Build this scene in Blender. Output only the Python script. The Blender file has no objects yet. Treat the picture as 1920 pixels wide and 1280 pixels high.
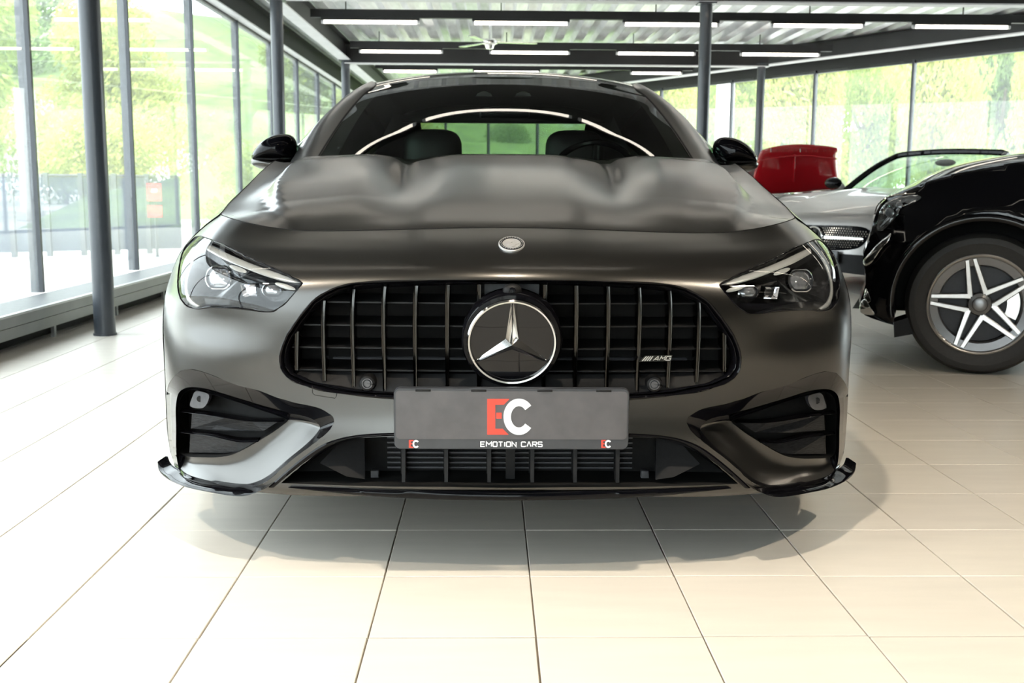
import bpy, bmesh, math, random
import numpy as np
from mathutils import Vector as V, Matrix
from mathutils.geometry import delaunay_2d_cdt
from mathutils.bvhtree import BVHTree
random.seed(7)
sc = bpy.context.scene
COL = sc.collection
# ------------------------------------------------------------------ camera
F_PX = 2000.0
CAM = V((-0.0363, -2.38, 0.9))
PSI, THE, ROL = math.radians(0.89), math.atan(291 / 2000), 0.006
fwd = V((math.sin(PSI) * math.cos(THE), math.cos(PSI) * math.cos(THE), -math.sin(THE)))
rt0 = V((math.cos(PSI), -math.sin(PSI), 0))
up0 = rt0.cross(fwd)
rt = rt0 * math.cos(ROL) + up0 * math.sin(ROL)
up = up0 * math.cos(ROL) - rt0 * math.sin(ROL)
cd = bpy.data.cameras.new('camera')
cam = bpy.data.objects.new('camera', cd)
COL.objects.link(cam)
cam.matrix_world = Matrix(((rt.x, up.x, -fwd.x, CAM.x), (rt.y, up.y, -fwd.y, CAM.y), (rt.z, up.z, -fwd.z, CAM.z), (0, 0, 0, 1)))
cd.sensor_width = 36
cd.lens = F_PX / 1920 * 36
cd.clip_start, cd.clip_end = 0.05, 600
cd.dof.use_dof = True
cd.dof.focus_distance = 2.45
cd.dof.aperture_fstop = 9
sc.camera = cam
# ------------------------------------------------------------------ sky, sun, exposure
w = bpy.data.worlds.new('sky')
sc.world = w
w.use_nodes = True
bg = w.node_tree.nodes['Background']
bg.inputs[0].default_value = (0.88, 0.95, 1.0, 1)
bg.inputs[1].default_value = 7.4
sun = bpy.data.lights.new('sun', 'SUN')
sun.energy = 6.0
sun.angle = math.radians(6)
sun.color = (1, 0.95, 0.86)
so = bpy.data.objects.new('sun', sun)
COL.objects.link(so)
so.rotation_euler = V((-0.35, 0.62, -0.75)).to_track_quat('-Z', 'Y').to_euler()
sc.view_settings.view_transform = 'Standard'
sc.view_settings.look = 'None'
sc.view_settings.gamma = 1
sc.view_settings.use_curve_mapping = False
sc.view_settings.exposure = 0.0
sc.cycles.use_denoising = True
sc.cycles.max_bounces = 10
sc.cycles.transparent_max_bounces = 16
sc.cycles.sample_clamp_indirect = 8


# ------------------------------------------------------------------ helpers
def pray(px, py):
    return fwd + rt * ((px - 960) / F_PX) + up * ((640 - py) / F_PX)


def P(px, py, y=None, x=None, z=None):
    """world point on the sight line of a photo pixel, at a given world y, x or z"""
    d = pray(px, py)
    if y is not None:
        k = (y - CAM.y) / d.y
    elif x is not None:
        k = (x - CAM.x) / d.x
    else:
        k = (z - CAM.z) / d.z
    return CAM + d * k


def mat(name, col, rough=0.5, spec=0.5, metal=0.0, coat=0.0, coat_rough=0.03, noise=0.0, nscale=40.0, bump=0.0, emit=None, estr=0.0, ior=1.5, stretch=None):
    m = bpy.data.materials.new(name)
    m.use_nodes = True
    nt = m.node_tree
    b = nt.nodes['Principled BSDF']
    b.inputs['Base Color'].default_value = (*col, 1)
    b.inputs['Roughness'].default_value = rough
    b.inputs['Metallic'].default_value = metal
    b.inputs['IOR'].default_value = ior
    b.inputs['Specular IOR Level'].default_value = spec
    b.inputs['Coat Weight'].default_value = coat
    b.inputs['Coat Roughness'].default_value = coat_rough
    if emit:
        b.inputs['Emission Color'].default_value = (*emit, 1)
        b.inputs['Emission Strength'].default_value = estr
    if noise or bump:
        tc = nt.nodes.new('ShaderNodeTexCoord')
        mp = nt.nodes.new('ShaderNodeMapping')
        nt.links.new(tc.outputs['Object'], mp.inputs[0])
        if stretch:
            mp.inputs['Scale'].default_value = stretch
        n = nt.nodes.new('ShaderNodeTexNoise')
        n.inputs['Scale'].default_value = nscale
        n.inputs['Detail'].default_value = 4
        nt.links.new(mp.outputs[0], n.inputs['Vector'])
        if noise:
            r = nt.nodes.new('ShaderNodeValToRGB')
            lo = [max(0, c * (1 - noise)) for c in col]
            hi = [min(1, c * (1 + noise)) for c in col]
            r.color_ramp.elements[0].position = 0.3
            r.color_ramp.elements[1].position = 0.7
            r.color_ramp.elements[0].color = (*lo, 1)
            r.color_ramp.elements[1].color = (*hi, 1)
            nt.links.new(n.outputs['Fac'], r.inputs[0])
            nt.links.new(r.outputs[0], b.inputs['Base Color'])
        if bump:
            bp = nt.nodes.new('ShaderNodeBump')
            bp.inputs['Strength'].default_value = bump
            bp.inputs['Distance'].default_value = 0.002
            nt.links.new(n.outputs['Fac'], bp.inputs['Height'])
            nt.links.new(bp.outputs[0], b.inputs['Normal'])
    return m


def glass(name, tint=(0.9, 0.95, 0.93), refl=0.06, haze=0.0, rough=0.0):
    """thin pane: clear transmission, mirror reflection by facing angle, and an optional whitish veil that imitates window glare"""
    m = bpy.data.materials.new(name)
    m.use_nodes = True
    nt = m.node_tree
    nt.nodes.remove(nt.nodes['Principled BSDF'])
    out = nt.nodes['Material Output']
    tr = nt.nodes.new('ShaderNodeBsdfTransparent')
    tr.inputs[0].default_value = (*tint, 1)
    gl = nt.nodes.new('ShaderNodeBsdfGlossy')
    gl.inputs['Roughness'].default_value = rough
    fr = nt.nodes.new('ShaderNodeFresnel')
    ge = nt.nodes.new('ShaderNodeNewGeometry')
    io = nt.nodes.new('ShaderNodeMapRange')      # the same index from either side of the thin sheet
    io.inputs['To Min'].default_value, io.inputs['To Max'].default_value = 1.5, 1 / 1.5
    nt.links.new(ge.outputs['Backfacing'], io.inputs[0])
    nt.links.new(io.outputs[0], fr.inputs[0])
    mx = nt.nodes.new('ShaderNodeMixShader')
    mu = nt.nodes.new('ShaderNodeMath')
    mu.operation = 'MULTIPLY'
    mu.inputs[1].default_value = refl / 0.04
    mu.use_clamp = True
    nt.links.new(fr.outputs[0], mu.inputs[0])
    nt.links.new(mu.outputs[0], mx.inputs[0])
    nt.links.new(tr.outputs[0], mx.inputs[1])
    nt.links.new(gl.outputs[0], mx.inputs[2])
    last = mx
    if haze:
        tl = nt.nodes.new('ShaderNodeBsdfTranslucent')
        tl.inputs[0].default_value = (0.9, 0.95, 0.96, 1)
        m2 = nt.nodes.new('ShaderNodeMixShader')
        m2.inputs[0].default_value = haze
        nt.links.new(mx.outputs[0], m2.inputs[1])
        nt.links.new(tl.outputs[0], m2.inputs[2])
        last = m2
    nt.links.new(last.outputs[0], out.inputs[0])
    return m


def tag(o, label=None, cat=None, group=None, kind=None):
    if label:
        o['label'] = label
    if cat:
        o['category'] = cat
    if group:
        o['group'] = group
    if kind:
        o['kind'] = kind
    return o


def empty(name, loc=(0, 0, 0), rz=0.0, parent=None):
    o = bpy.data.objects.new(name, None)
    o.location = loc
    o.rotation_euler = (0, 0, rz)
    o.empty_display_size = 0.1
    o.parent = parent
    COL.objects.link(o)
    return o


def mk(name, vs, fs, m, parent=None, smooth=True, nrm=None, mats=None, fm=None, sharp=35):
    me = bpy.data.meshes.new(name)
    me.from_pydata([tuple(v) for v in vs], [], [tuple(f) for f in fs])
    for mm in (mats or [m]):
        me.materials.append(mm)
    if fm:
        me.polygons.foreach_set('material_index', fm)
    if nrm is None:
        bm = bmesh.new()
        bm.from_mesh(me)
        bmesh.ops.remove_doubles(bm, verts=bm.verts, dist=1e-6)
        bmesh.ops.recalc_face_normals(bm, faces=bm.faces)
        bm.to_mesh(me)
        bm.free()
    if smooth:
        me.polygons.foreach_set('use_smooth', [True] * len(me.polygons))
        if nrm is not None:
            me.normals_split_custom_set_from_vertices([tuple(n) for n in nrm])
        elif sharp:
            me.set_sharp_from_angle(angle=math.radians(sharp))
    me.update()
    o = bpy.data.objects.new(name, me)
    COL.objects.link(o)
    o.parent = parent
    return o


def flip(vs):
    return [V((-v[0], v[1], v[2])) for v in vs]


def mk2(name, vs, fs, m, parent=None, **k):
    """the same part on both sides of the car: as given and mirrored in x"""
    a = mk(name, vs, fs, m, parent, **k)
    n = k.get('nrm')
    if n is not None:
        k = dict(k, nrm=[(-q[0], q[1], q[2]) for q in n])
    b = mk(name, flip(vs), [tuple(reversed(f)) for f in fs], m, parent, **k)
    return a, b


def spline(pts, n, closed=False):
    """Catmull-Rom through pts (any dimension), n samples spread by chord length"""
    p = np.array([tuple(q) for q in pts], float)
    N = len(p)
    if closed:
        q = np.vstack([p[-1], p, p[0], p[1]])
        seg = N
    else:
        q = np.vstack([2 * p[0] - p[1], p, 2 * p[-1] - p[-2]])
        seg = N - 1
    out, K = [], 24
    for i in range(seg):
        p0, p1, p2, p3 = q[i], q[i + 1], q[i + 2], q[i + 3]
        d1, d2, d3 = (max(1e-9, np.linalg.norm(b - a)) ** 0.5 for a, b in ((p0, p1), (p1, p2), (p2, p3)))
        m1 = ((p1 - p0) / d1 - (p2 - p0) / (d1 + d2) + (p2 - p1) / d2) * d2
        m2 = ((p2 - p1) / d2 - (p3 - p1) / (d2 + d3) + (p3 - p2) / d3) * d2
        for k in range(K):
            t = k / K
            out.append((2 * t**3 - 3 * t**2 + 1) * p1 + (t**3 - 2 * t**2 + t) * m1 + (-2 * t**3 + 3 * t**2) * p2 + (t**3 - t**2) * m2)
    if not closed:
        out.append(p[-1])
    out = np.array(out)
    if n is None:
        return out
    c = np.vstack([out, out[:1]]) if closed else out
    L = np.concatenate([[0], np.cumsum(np.linalg.norm(np.diff(c, axis=0), axis=1))])
    s = np.linspace(0, L[-1], n + 1)[:-1] if closed else np.linspace(0, L[-1], n)
    return np.stack([np.interp(s, L, c[:, j]) for j in range(c.shape[1])], 1)


def keyspline(pts, per, closed=False):
    """Catmull-Rom with `per` samples per key interval, so loops with equal keys correspond"""
    p = spline(pts, None, closed)
    N = len(pts) if closed else len(pts) - 1
    idx = [min(len(p) - 1, round(24 * (i + k / per))) for i in range(N) for k in range(per)]
    if not closed:
        idx.append(len(p) - 1)
    return p[idx]


def grid(name, rows, m, parent=None, close_u=False, two=False, **k):
    """skin over rows of points, all rows the same length"""
    n = len(rows[0])
    vs = [V(tuple(q)) for r in rows for q in r]
    fs = []
    for i in range(len(rows) - 1):
        for j in range(n if close_u else n - 1):
            a, b = i * n + j, i * n + (j + 1) % n
            fs.append((a, b, b + n, a + n))
    return (mk2 if two else mk)(name, vs, fs, m, parent, **k)


def gridvf(rows, close_u=False, off=0):
    n = len(rows[0])
    vs = [V(tuple(q)) for r in rows for q in r]
    fs = []
    for i in range(len(rows) - 1):
        for j in range(n if close_u else n - 1):
            a, b = off + i * n + j, off + i * n + (j + 1) % n
            fs.append((a, b, b + n, a + n))
    return vs, fs


class MB:
    """collects boxes, tubes and skins into one mesh"""
    def __init__(s):
        s.v, s.f, s.mi = [], [], []

    def add(s, vs, fs, mi=0):
        o = len(s.v)
        s.v += [V(tuple(q)) for q in vs]
        s.f += [tuple(i + o for i in f) for f in fs]
        s.mi += [mi] * len(fs)
        return s

    def box(s, a, b, mi=0, M=None):
        (x0, y0, z0), (x1, y1, z1) = a, b
        vs = [V(q) for q in ((x0, y0, z0), (x1, y0, z0), (x1, y1, z0), (x0, y1, z0), (x0, y0, z1), (x1, y0, z1), (x1, y1, z1), (x0, y1, z1))]
        if M:
            vs = [M @ q for q in vs]
        return s.add(vs, [(0, 3, 2, 1), (4, 5, 6, 7), (0, 1, 5, 4), (1, 2, 6, 5), (2, 3, 7, 6), (3, 0, 4, 7)], mi)

    def rows(s, rows, close=False, mi=0):
        vs, fs = gridvf(rows, close)
        return s.add(vs, fs, mi)

    def tube(s, pts, r, n=10, mi=0, caps=True):
        pts = [V(tuple(q)) for q in pts]
        rr = r if isinstance(r, (list, tuple)) else [r] * len(pts)
        rows = []
        t = (pts[1] - pts[0]).normalized()
        ref = V((0, 0, 1)) if abs(t.z) < 0.9 else V((0, 1, 0))
        for i, q in enumerate(pts):
            t = (pts[min(i + 1, len(pts) - 1)] - pts[max(i - 1, 0)]).normalized()
            a = t.cross(ref).normalized()
            ref = a.cross(t).normalized()
            rows.append([q + (a * math.cos(6.28318531 * k / n) + ref * math.sin(6.28318531 * k / n)) * rr[i] for k in range(n)])
        o = len(s.v)
        s.rows(rows, True, mi)
        if caps:
            s.f += [tuple(o + k for k in range(n)), tuple(o + (len(pts) - 1) * n + k for k in range(n))[::-1]]
            s.mi += [mi, mi]
        return s

    def extrude(s, loop, d, mi=0):
        """solid from a planar loop and a vector"""
        loop = [V(tuple(q)) for q in loop]
        n = len(loop)
        d = V(tuple(d))
        return s.add(loop + [q + d for q in loop], [tuple(range(n)), tuple(range(2 * n - 1, n - 1, -1))] + [(i, i + n, (i + 1) % n + n, (i + 1) % n) for i in range(n)], mi)

    def build(s, name, m, parent=None, two=False, **k):
        mats = m if isinstance(m, list) else None
        return (mk2 if two else mk)(name, s.v, s.f, mats[0] if mats else m, parent, mats=mats, fm=s.mi if mats else None, **k)


def band(A, B, bulge=0.0, dirv=(0, -1, 0), n=7, thick=0.0):
    """rows of a strip from curve A to curve B (equal counts), swollen along dirv in between; with a thickness it closes behind"""
    d = V(tuple(dirv))
    rows = []
    for k in range(n):
        t = k / (n - 1)
        h = bulge * math.sin(math.pi * t) ** 0.7
        rows.append([V(tuple(a)).lerp(V(tuple(b)), t) + d * h for a, b in zip(A, B)])
    if thick:
        rows += [[q - d * thick for q in rows[-1]], [q - d * thick for q in rows[0]], rows[0]]
    return rows


def pillow(loop, front, back, dirv=(0, -1, 0), k=6, flat=0.0, cen=None):
    """closed cushion on an outline: front and back heights along dirv"""
    loop = [V(tuple(q)) for q in loop]
    n = len(loop)
    c = V(tuple(cen)) if cen is not None else sum(loop, V((0, 0, 0))) / n
    d = V(tuple(dirv))
    vs, fs = [], []
    rings = []
    for side, h in ((1, front), (-1, back)):
        for i in range(k):
            a = i / k * math.pi / 2
            if side < 0 and i == 0:
                continue
            s = flat + (1 - flat) * math.cos(a)
            rings.append((side, [c + (q - c) * s + d * (side * h * math.sin(a)) for q in loop]))
    fr = [r for s_, r in rings if s_ > 0]
    bk = [r for s_, r in rings if s_ < 0]
    allr = bk[::-1] + fr
    for r in allr:
        vs += r
    for i in range(len(allr) - 1):
        for j in range(n):
            a, b = i * n + j, i * n + (j + 1) % n
            fs.append((a, b, b + n, a + n))
    vs += [c - d * back, c + d * front]
    nb, nf = len(vs) - 2, len(vs) - 1
    L = (len(allr) - 1) * n
    for j in range(n):
        fs.append((nb, (j + 1) % n, j))
        fs.append((nf, L + j, L + (j + 1) % n))
    return vs, fs


def inpoly(pts, poly):
    pts = np.asarray(pts)
    poly = np.asarray(poly)
    x, y = pts[:, 0], pts[:, 1]
    r = np.zeros(len(pts), bool)
    j = len(poly) - 1
    for i in range(len(poly)):
        xi, yi = poly[i]
        xj, yj = poly[j]
        if yi != yj:
            c = ((yi > y) != (yj > y)) & (x < (xj - xi) * (y - yi) / (yj - yi) + xi)
            r ^= c
        j = i
    return r


def cdt(outer, holes, step, stepb=None):
    """triangles of a flat region with holes: (points, faces)"""
    stepb = stepb or step
    outer = np.asarray(outer, float)
    holes = [np.asarray(h, float) for h in holes]
    lo, hi = outer.min(0), outer.max(0)
    gx = np.arange(lo[0] + step * 0.5, hi[0], step)
    gy = np.arange(lo[1] + stepb * 0.5, hi[1], stepb)
    g = np.array([(x + (step * 0.5 if k % 2 else 0), y) for k, y in enumerate(gy) for x in gx])
    g = g[inpoly(g, outer)]
    for h in holes:
        g = g[~inpoly(g, h)]
    bnd = np.vstack([outer] + holes)
    keep = np.ones(len(g), bool)
    for s in range(0, len(g), 400):
        d = (g[s:s + 400, None, :] - bnd[None]) / (step, stepb)
        keep[s:s + 400] = (d ** 2).sum(2).min(1) > 0.2
    g = g[keep]
    pts = np.vstack([bnd, g])
    edges, o = [], 0
    for l in [outer] + holes:
        edges += [(o + i, o + (i + 1) % len(l)) for i in range(len(l))]
        o += len(l)
    r = delaunay_2d_cdt([V((float(a), float(b))) for a, b in pts], edges, [], 0, 1e-7)
    pv = np.array([(q.x, q.y) for q in r[0]])
    fc = np.array([tuple(f) for f in r[2] if len(f) == 3])
    c = pv[fc].mean(1)
    ok = inpoly(c, outer)
    for h in holes:
        ok &= ~inpoly(c, h)
    return pv, fc[ok]


def patch(name, fn, outer, holes, step, m, parent=None, out=(0, -1, 0), stepb=None, **k):
    """curved skin: fn maps the flat region to the world; smooth normals from fn"""
    pv, fc = cdt(outer, holes, step, stepb)
    e = 2e-3
    vs = [V(tuple(fn(a, b))) for a, b in pv]
    nr = []
    sgn = None
    for a, b in pv:
        n = (V(tuple(fn(a + e, b))) - V(tuple(fn(a - e, b)))).cross(V(tuple(fn(a, b + e))) - V(tuple(fn(a, b - e))))
        nr.append(n.normalized() if n.length > 1e-12 else V((0, 0, 1)))
    i = len(nr) // 2
    s = sum(1 if q.dot(V(out)) > 0 else -1 for q in nr)
    sg = 1 if s > 0 else -1
    nr = [q * sg for q in nr]
    fs = []
    for f in fc:
        a, b, c = (vs[q] for q in f)
        fs.append(tuple(int(q) for q in (f if (b - a).cross(c - a).dot(nr[f[0]]) > 0 else f[::-1])))
    return mk(name, vs, fs, m, parent, nrm=nr, **k)


def rbox(name, a, b, r, m, parent=None, seg=2, M=None, **k):
    """box with rounded edges"""
    bm = bmesh.new()
    bmesh.ops.create_cube(bm, size=1)
    a, b = V(a), V(b)
    for v in bm.verts:
        v.co = V(((a.x + b.x) / 2 + v.co.x * (b.x - a.x), (a.y + b.y) / 2 + v.co.y * (b.y - a.y), (a.z + b.z) / 2 + v.co.z * (b.z - a.z)))
    bmesh.ops.bevel(bm, geom=bm.edges[:], offset=r, segments=seg, affect='EDGES', profile=0.5)
    if M:
        bmesh.ops.transform(bm, matrix=M, verts=bm.verts)
    bm.verts.index_update()
    vs = [v.co.copy() for v in bm.verts]
    fs = [[v.index for v in f.verts] for f in bm.faces]
    bm.free()
    return mk(name, vs, fs, m, parent, sharp=50, **k)


def lathe(prof, n=48, axis='y', c=(0, 0, 0)):
    """rows of a turned shape: prof is (radius, height along axis)"""
    rows = []
    for r, h in prof:
        ring = []
        for k in range(n):
            a = 2 * math.pi * k / n
            u, v = r * math.cos(a), r * math.sin(a)
            q = {'y': (u, h, v), 'x': (h, u, v), 'z': (u, v, h)}[axis]
            ring.append(V(q) + V(c))
        rows.append(ring)
    return rows


def copy_tree(o, parent=None):
    c = o.copy()
    COL.objects.link(c)
    c.parent = parent
    for ch in list(o.children):
        copy_tree(ch, c)
    return c


def sstep(a, b, x):
    t = min(1, max(0, (x - a) / (b - a)))
    return t * t * (3 - 2 * t)


# ------------------------------------------------------------------ materials
M_PAINT = mat('matte_graphite_paint', (0.050, 0.048, 0.044), rough=0.34, metal=0.95, coat=1.0, coat_rough=0.2, noise=0.02, nscale=900)
M_GLOSS = mat('gloss_black', (0.003, 0.003, 0.004), rough=0.06, spec=0.16, noise=0.1, nscale=300)
M_BLACK = mat('black_plastic', (0.007, 0.007, 0.0075), spec=0.2, rough=0.5, noise=0.2, nscale=120, bump=0.1)
M_DARK = mat('dark_cavity_plastic', (0.006, 0.006, 0.006), spec=0.2, rough=0.75, noise=0.2, nscale=90)
M_GREYP = mat('grey_plastic', (0.07, 0.07, 0.075), spec=0.3, rough=0.5, noise=0.08, nscale=90)
M_DCHROME = mat('dark_chrome', (0.05, 0.049, 0.047), rough=0.18, metal=1.0, noise=0.05, nscale=200)
M_CHROME = mat('chrome', (0.85, 0.85, 0.84), rough=0.06, metal=1.0, noise=0.02, nscale=200)
M_BADGE = mat('badge_silver', (0.50, 0.49, 0.48), rough=0.42, metal=0.5, noise=0.12, nscale=400)
M_SATIN = mat('satin_silver', (0.62, 0.62, 0.60), rough=0.25, metal=1.0, noise=0.03, nscale=200)
M_MESH = mat('fine_mesh_black', (0.016, 0.016, 0.017), spec=0.2, rough=0.42, noise=0.5, nscale=60, bump=0.5, stretch=(1, 1, 5))
M_PLATE = mat('plate_holder_black', (0.078, 0.073, 0.077), rough=0.38, noise=0.12, nscale=25)
M_PLATEST = mat('plate_strip_black', (0.035, 0.037, 0.042), rough=0.3, noise=0.12, nscale=25)
M_RED = mat('print_red', (0.75, 0.06, 0.035), rough=0.45, noise=0.04)
M_WHITEP = mat('print_white', (0.82, 0.82, 0.84), rough=0.45, noise=0.03)
M_LENS = glass('headlamp_lens', (0.95, 0.96, 0.96), refl=0.045)
M_WSCREEN = glass('windscreen_glass', (0.62, 0.68, 0.63), refl=0.04)
M_CARGLASS = glass('tinted_car_glass', (0.55, 0.72, 0.62), refl=0.04)
M_REARGL = glass('rear_glass_tint', (0.30, 0.38, 0.33), refl=0.04)
M_DRL = mat('light_guide_white', (0.32, 0.32, 0.31), rough=0.22, coat=0.5, noise=0.03)
M_LAMPIN = mat('headlamp_bezel', (0.03, 0.03, 0.033), rough=0.16, metal=0.5, noise=0.05)
M_REFL = mat('headlamp_reflector', (0.75, 0.75, 0.78), rough=0.08, metal=1.0, noise=0.05, nscale=150)
M_CRYS = mat('headlamp_projector_glass', (0.25, 0.26, 0.28), rough=0.05, metal=0.6, coat=1.0, noise=0.2, nscale=120)
M_TYRE = mat('tyre_rubber', (0.022, 0.021, 0.020), rough=0.62, noise=0.15, nscale=90, bump=0.2)
M_RIMG = mat('rim_grey', (0.22, 0.22, 0.225), rough=0.3, metal=0.7, noise=0.05)
M_RIMS = mat('rim_machined_silver', (0.50, 0.49, 0.48), rough=0.3, metal=1.0, noise=0.03, nscale=200)
M_SEAT = mat('black_leather', (0.007, 0.007, 0.0075), rough=0.5, noise=0.15, nscale=100, bump=0.2)
M_SEATG = mat('grey_leather', (0.06, 0.06, 0.06), rough=0.5, noise=0.1, nscale=100)
M_SENSOR = mat('sensor_grey', (0.06, 0.06, 0.065), rough=0.35, noise=0.05)


# ================================================================== the showroom
YO = CAM.y                     # distances from the lens: world y = YO + d
M_TILE = mat('cream_floor_tile', (0.71, 0.665, 0.59), rough=0.34, noise=0.035, nscale=3.2, stretch=(1, 6, 1))
_nt = M_TILE.node_tree
_b = _nt.nodes['Principled BSDF']
_b.inputs['Specular IOR Level'].default_value = 0.35
_oi = _nt.nodes.new('ShaderNodeObjectInfo')
_hs = _nt.nodes.new('ShaderNodeHueSaturation')
_mr = _nt.nodes.new('ShaderNodeMapRange')
_mr.inputs['To Min'].default_value, _mr.inputs['To Max'].default_value = 0.975, 1.02
_nt.links.new(_oi.outputs['Random'], _mr.inputs[0])
_nt.links.new(_mr.outputs[0], _hs.inputs['Value'])
_src = _b.inputs['Base Color'].links[0].from_socket
_nt.links.new(_src, _hs.inputs['Color'])
_nt.links.new(_hs.outputs[0], _b.inputs['Base Color'])
_geo = _nt.nodes.new('ShaderNodeNewGeometry')
for n_ in _nt.nodes:
    if n_.type == 'MAPPING':
        _nt.links.new(_geo.outputs['Position'], n_.inputs[0])
M_GROUT = mat('tile_grout', (0.20, 0.17, 0.13), rough=0.9, noise=0.2, nscale=30)
M_STEEL = mat('anthracite_steel', (0.035, 0.042, 0.052), rough=0.38, coat=0.2, noise=0.08, nscale=8)
M_BEAM = mat('black_steel_beam', (0.010, 0.010, 0.011), rough=0.5, noise=0.15, nscale=6)
M_FLANGE = mat('light_grey_flange', (0.62, 0.62, 0.64), rough=0.5, noise=0.05, nscale=6)
M_DECK = mat('galvanised_deck', (0.78, 0.79, 0.82), rough=0.32, metal=0.6, noise=0.14, nscale=2.0, stretch=(8, 1, 1))
M_TUBE = mat('tube_lamp', (1, 0.97, 0.9), rough=0.4, emit=(1.0, 0.91, 0.78), estr=7.0)
M_WALLP = mat('dark_plaster', (0.10, 0.09, 0.08), rough=0.8, noise=0.1, nscale=3)
M_PANE = glass('window_pane', (0.97, 0.99, 0.985), refl=0.04, haze=0.04)  # haze is the pale veil of glare from outdoors
M_PANEB = glass('window_pane_clear', (0.97, 0.99, 0.97), refl=0.03, haze=0.05)
M_HEAT = mat('heater_housing_grey', (0.20, 0.205, 0.21), rough=0.45, metal=0.4, noise=0.08, nscale=5)
M_GRILLE = mat('heater_grille_alu', (0.42, 0.43, 0.44), rough=0.4, metal=0.6, noise=0.05, nscale=20)

ZB = 2.72                      # underside of the beams
XW = -3.0                      # glass line on the left
# oblique glass wall: from near right to far left
BW0 = V((P(1710, 108, y=YO + 15.1).x, YO + 15.1, 0))
BDIR = V((-2.84, 4.6, 0)).normalized()
BEND = BW0 + BDIR * ((XW - BW0.x) / BDIR.x)
BST = BW0 + BDIR * ((9.0 - BW0.x) / BDIR.x)

# floor: grout bed and single tiles
u0, u1 = P(1005, 1194, z=0), P(980, 945, z=0)
ang = math.atan2(u1.x - u0.x, u1.y - u0.y)
TS = .3385
ey = V((math.sin(ang), math.cos(ang), 0))
ex = V((ey.y, -ey.x, 0))
floor = mk('floor', [V((-3.3, -8, -.006)), V((9.2, -8, -.006)), V((9.2, 8.6, -.006)), V((-3.3, BEND.y + .6, -.006))], [(0, 1, 2, 3)], M_GROUT, smooth=False)
floor['kind'] = 'structure'
floor['label'] = 'cream tiled showroom floor with thin dark joints'
g, hh = TS / 2 - .0017, .006
tv = [V((sx * (g - i), sy * (g - i), z)) for z, i in ((-.006, 0), (-.0012, 0), (0, .0012)) for sx, sy in ((-1, -1), (1, -1), (1, 1), (-1, 1))]
tfc = [(8, 9, 10, 11)] + [(k + i, k + (i + 1) % 4, k + 4 + (i + 1) % 4, k + 4 + i) for k in (0, 4) for i in range(4)]
t0 = mk('tile', tv, tfc, M_TILE, floor, smooth=False)
cand = []
for i in range(-12, 28):
    for j in range(-20, 90):
        c = u0 + ex * (TS * (i + .5)) + ey * (TS * (j + .5))
        if not (-3.0 < c.x < 8.9 and -7.8 < c.y < BEND.y):
            continue
        if (c - BW0).dot(V((BDIR.y, -BDIR.x, 0))) < .1 and c.y > 8:
            pass
        nrm_ = V((-BDIR.y, BDIR.x, 0))
        if (c - BW0).dot(V((BDIR.y, -BDIR.x, 0))) * 1 > 0 and (c - BW0).dot(V((BDIR.y, -BDIR.x, 0))) > 0 and BDIR.y * (c.x - BW0.x) - BDIR.x * (c.y - BW0.y) > -.1:
            continue
        r = c - CAM
        dz = r.dot(fwd)
        vis = False
        if dz > .3:
            px, py = 960 + F_PX * r.dot(rt) / dz, 640 - F_PX * r.dot(up) / dz
            vis = -180 < px < 2100 and py < 1480 and not (dz > 3.4 and abs(c.x) < .9) and c.y < 12
        cand.append((0 if vis else 1, dz if vis else (c - CAM).length, i, j, c))
cand.sort(key=lambda q: (q[0], q[1]))
rz_ = -ang
rest_v, rest_f = [], []
for k, (nv, _, i, j, c) in enumerate(cand):
    jit = V((random.uniform(-.0006, .0006), random.uniform(-.0015, .0015) + (.004 if (i * 7 + 3) % 5 == 0 else 0), random.uniform(-.0004, 0)))
    if k < 300 and not nv:
        o = t0 if k == 0 else t0.copy()
        if k:
            COL.objects.link(o)
        o.location = c + jit
        o.rotation_euler = (0, 0, rz_)
    else:
        Mz = Matrix.Translation(c + jit) @ Matrix.Rotation(rz_, 4, 'Z')
        ofs = len(rest_v)
        rest_v += [Mz @ q for q in tv[4:]]
        rest_f += [tuple(a - 4 + ofs for a in f) for f in tfc if min(f) >= 4]
o = mk('tile_field', rest_v, rest_f, M_TILE, floor, smooth=False)
o['kind'] = 'stuff'

# ceiling: corrugated deck with ribs along y
ceil = empty('ceiling', (0, 0, 0))
tag(ceil, 'corrugated galvanised metal deck ceiling', kind='structure')
ye = lambda a: BST.y + (a - BST.x) / BDIR.x * BDIR.y + .35
x = -3.4
while x < 9.3:
    sec = []
    for k in range(3):
        sec += [(x, 3.02), (x + .13, 3.02), (x + .165, 3.10), (x + .265, 3.10)]
        x += .30
    sec.append((x, 3.02))
    mb = MB()
    R0 = [V((a, YO + 7.3, b)) for a, b in sec]
    R1 = [V((a, ye(a), b)) for a, b in sec]
    mb.rows([R0, R1, [q + V((0, 0, .12)) for q in R1], [q + V((0, 0, .12)) for q in R0], R0])
    mb.build('deck_sheet', M_DECK, ceil, smooth=False)
M_CEILD = mat('dark_near_ceiling', (0.035, 0.034, 0.033), rough=0.7, noise=0.1, nscale=3)  # unseen near ceiling, its dark tone and extent set for the windscreen reflection
mb = MB()
mb.box((-3.4, -7.6, 2.99), (9.2, YO + 7.3, 3.12))
nc = mb.build('ceiling_near', M_CEILD, None, smooth=False)
tag(nc, 'unseen ceiling over the graphite car and the camera, kept dark for the windscreen reflection', kind='structure')


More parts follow.
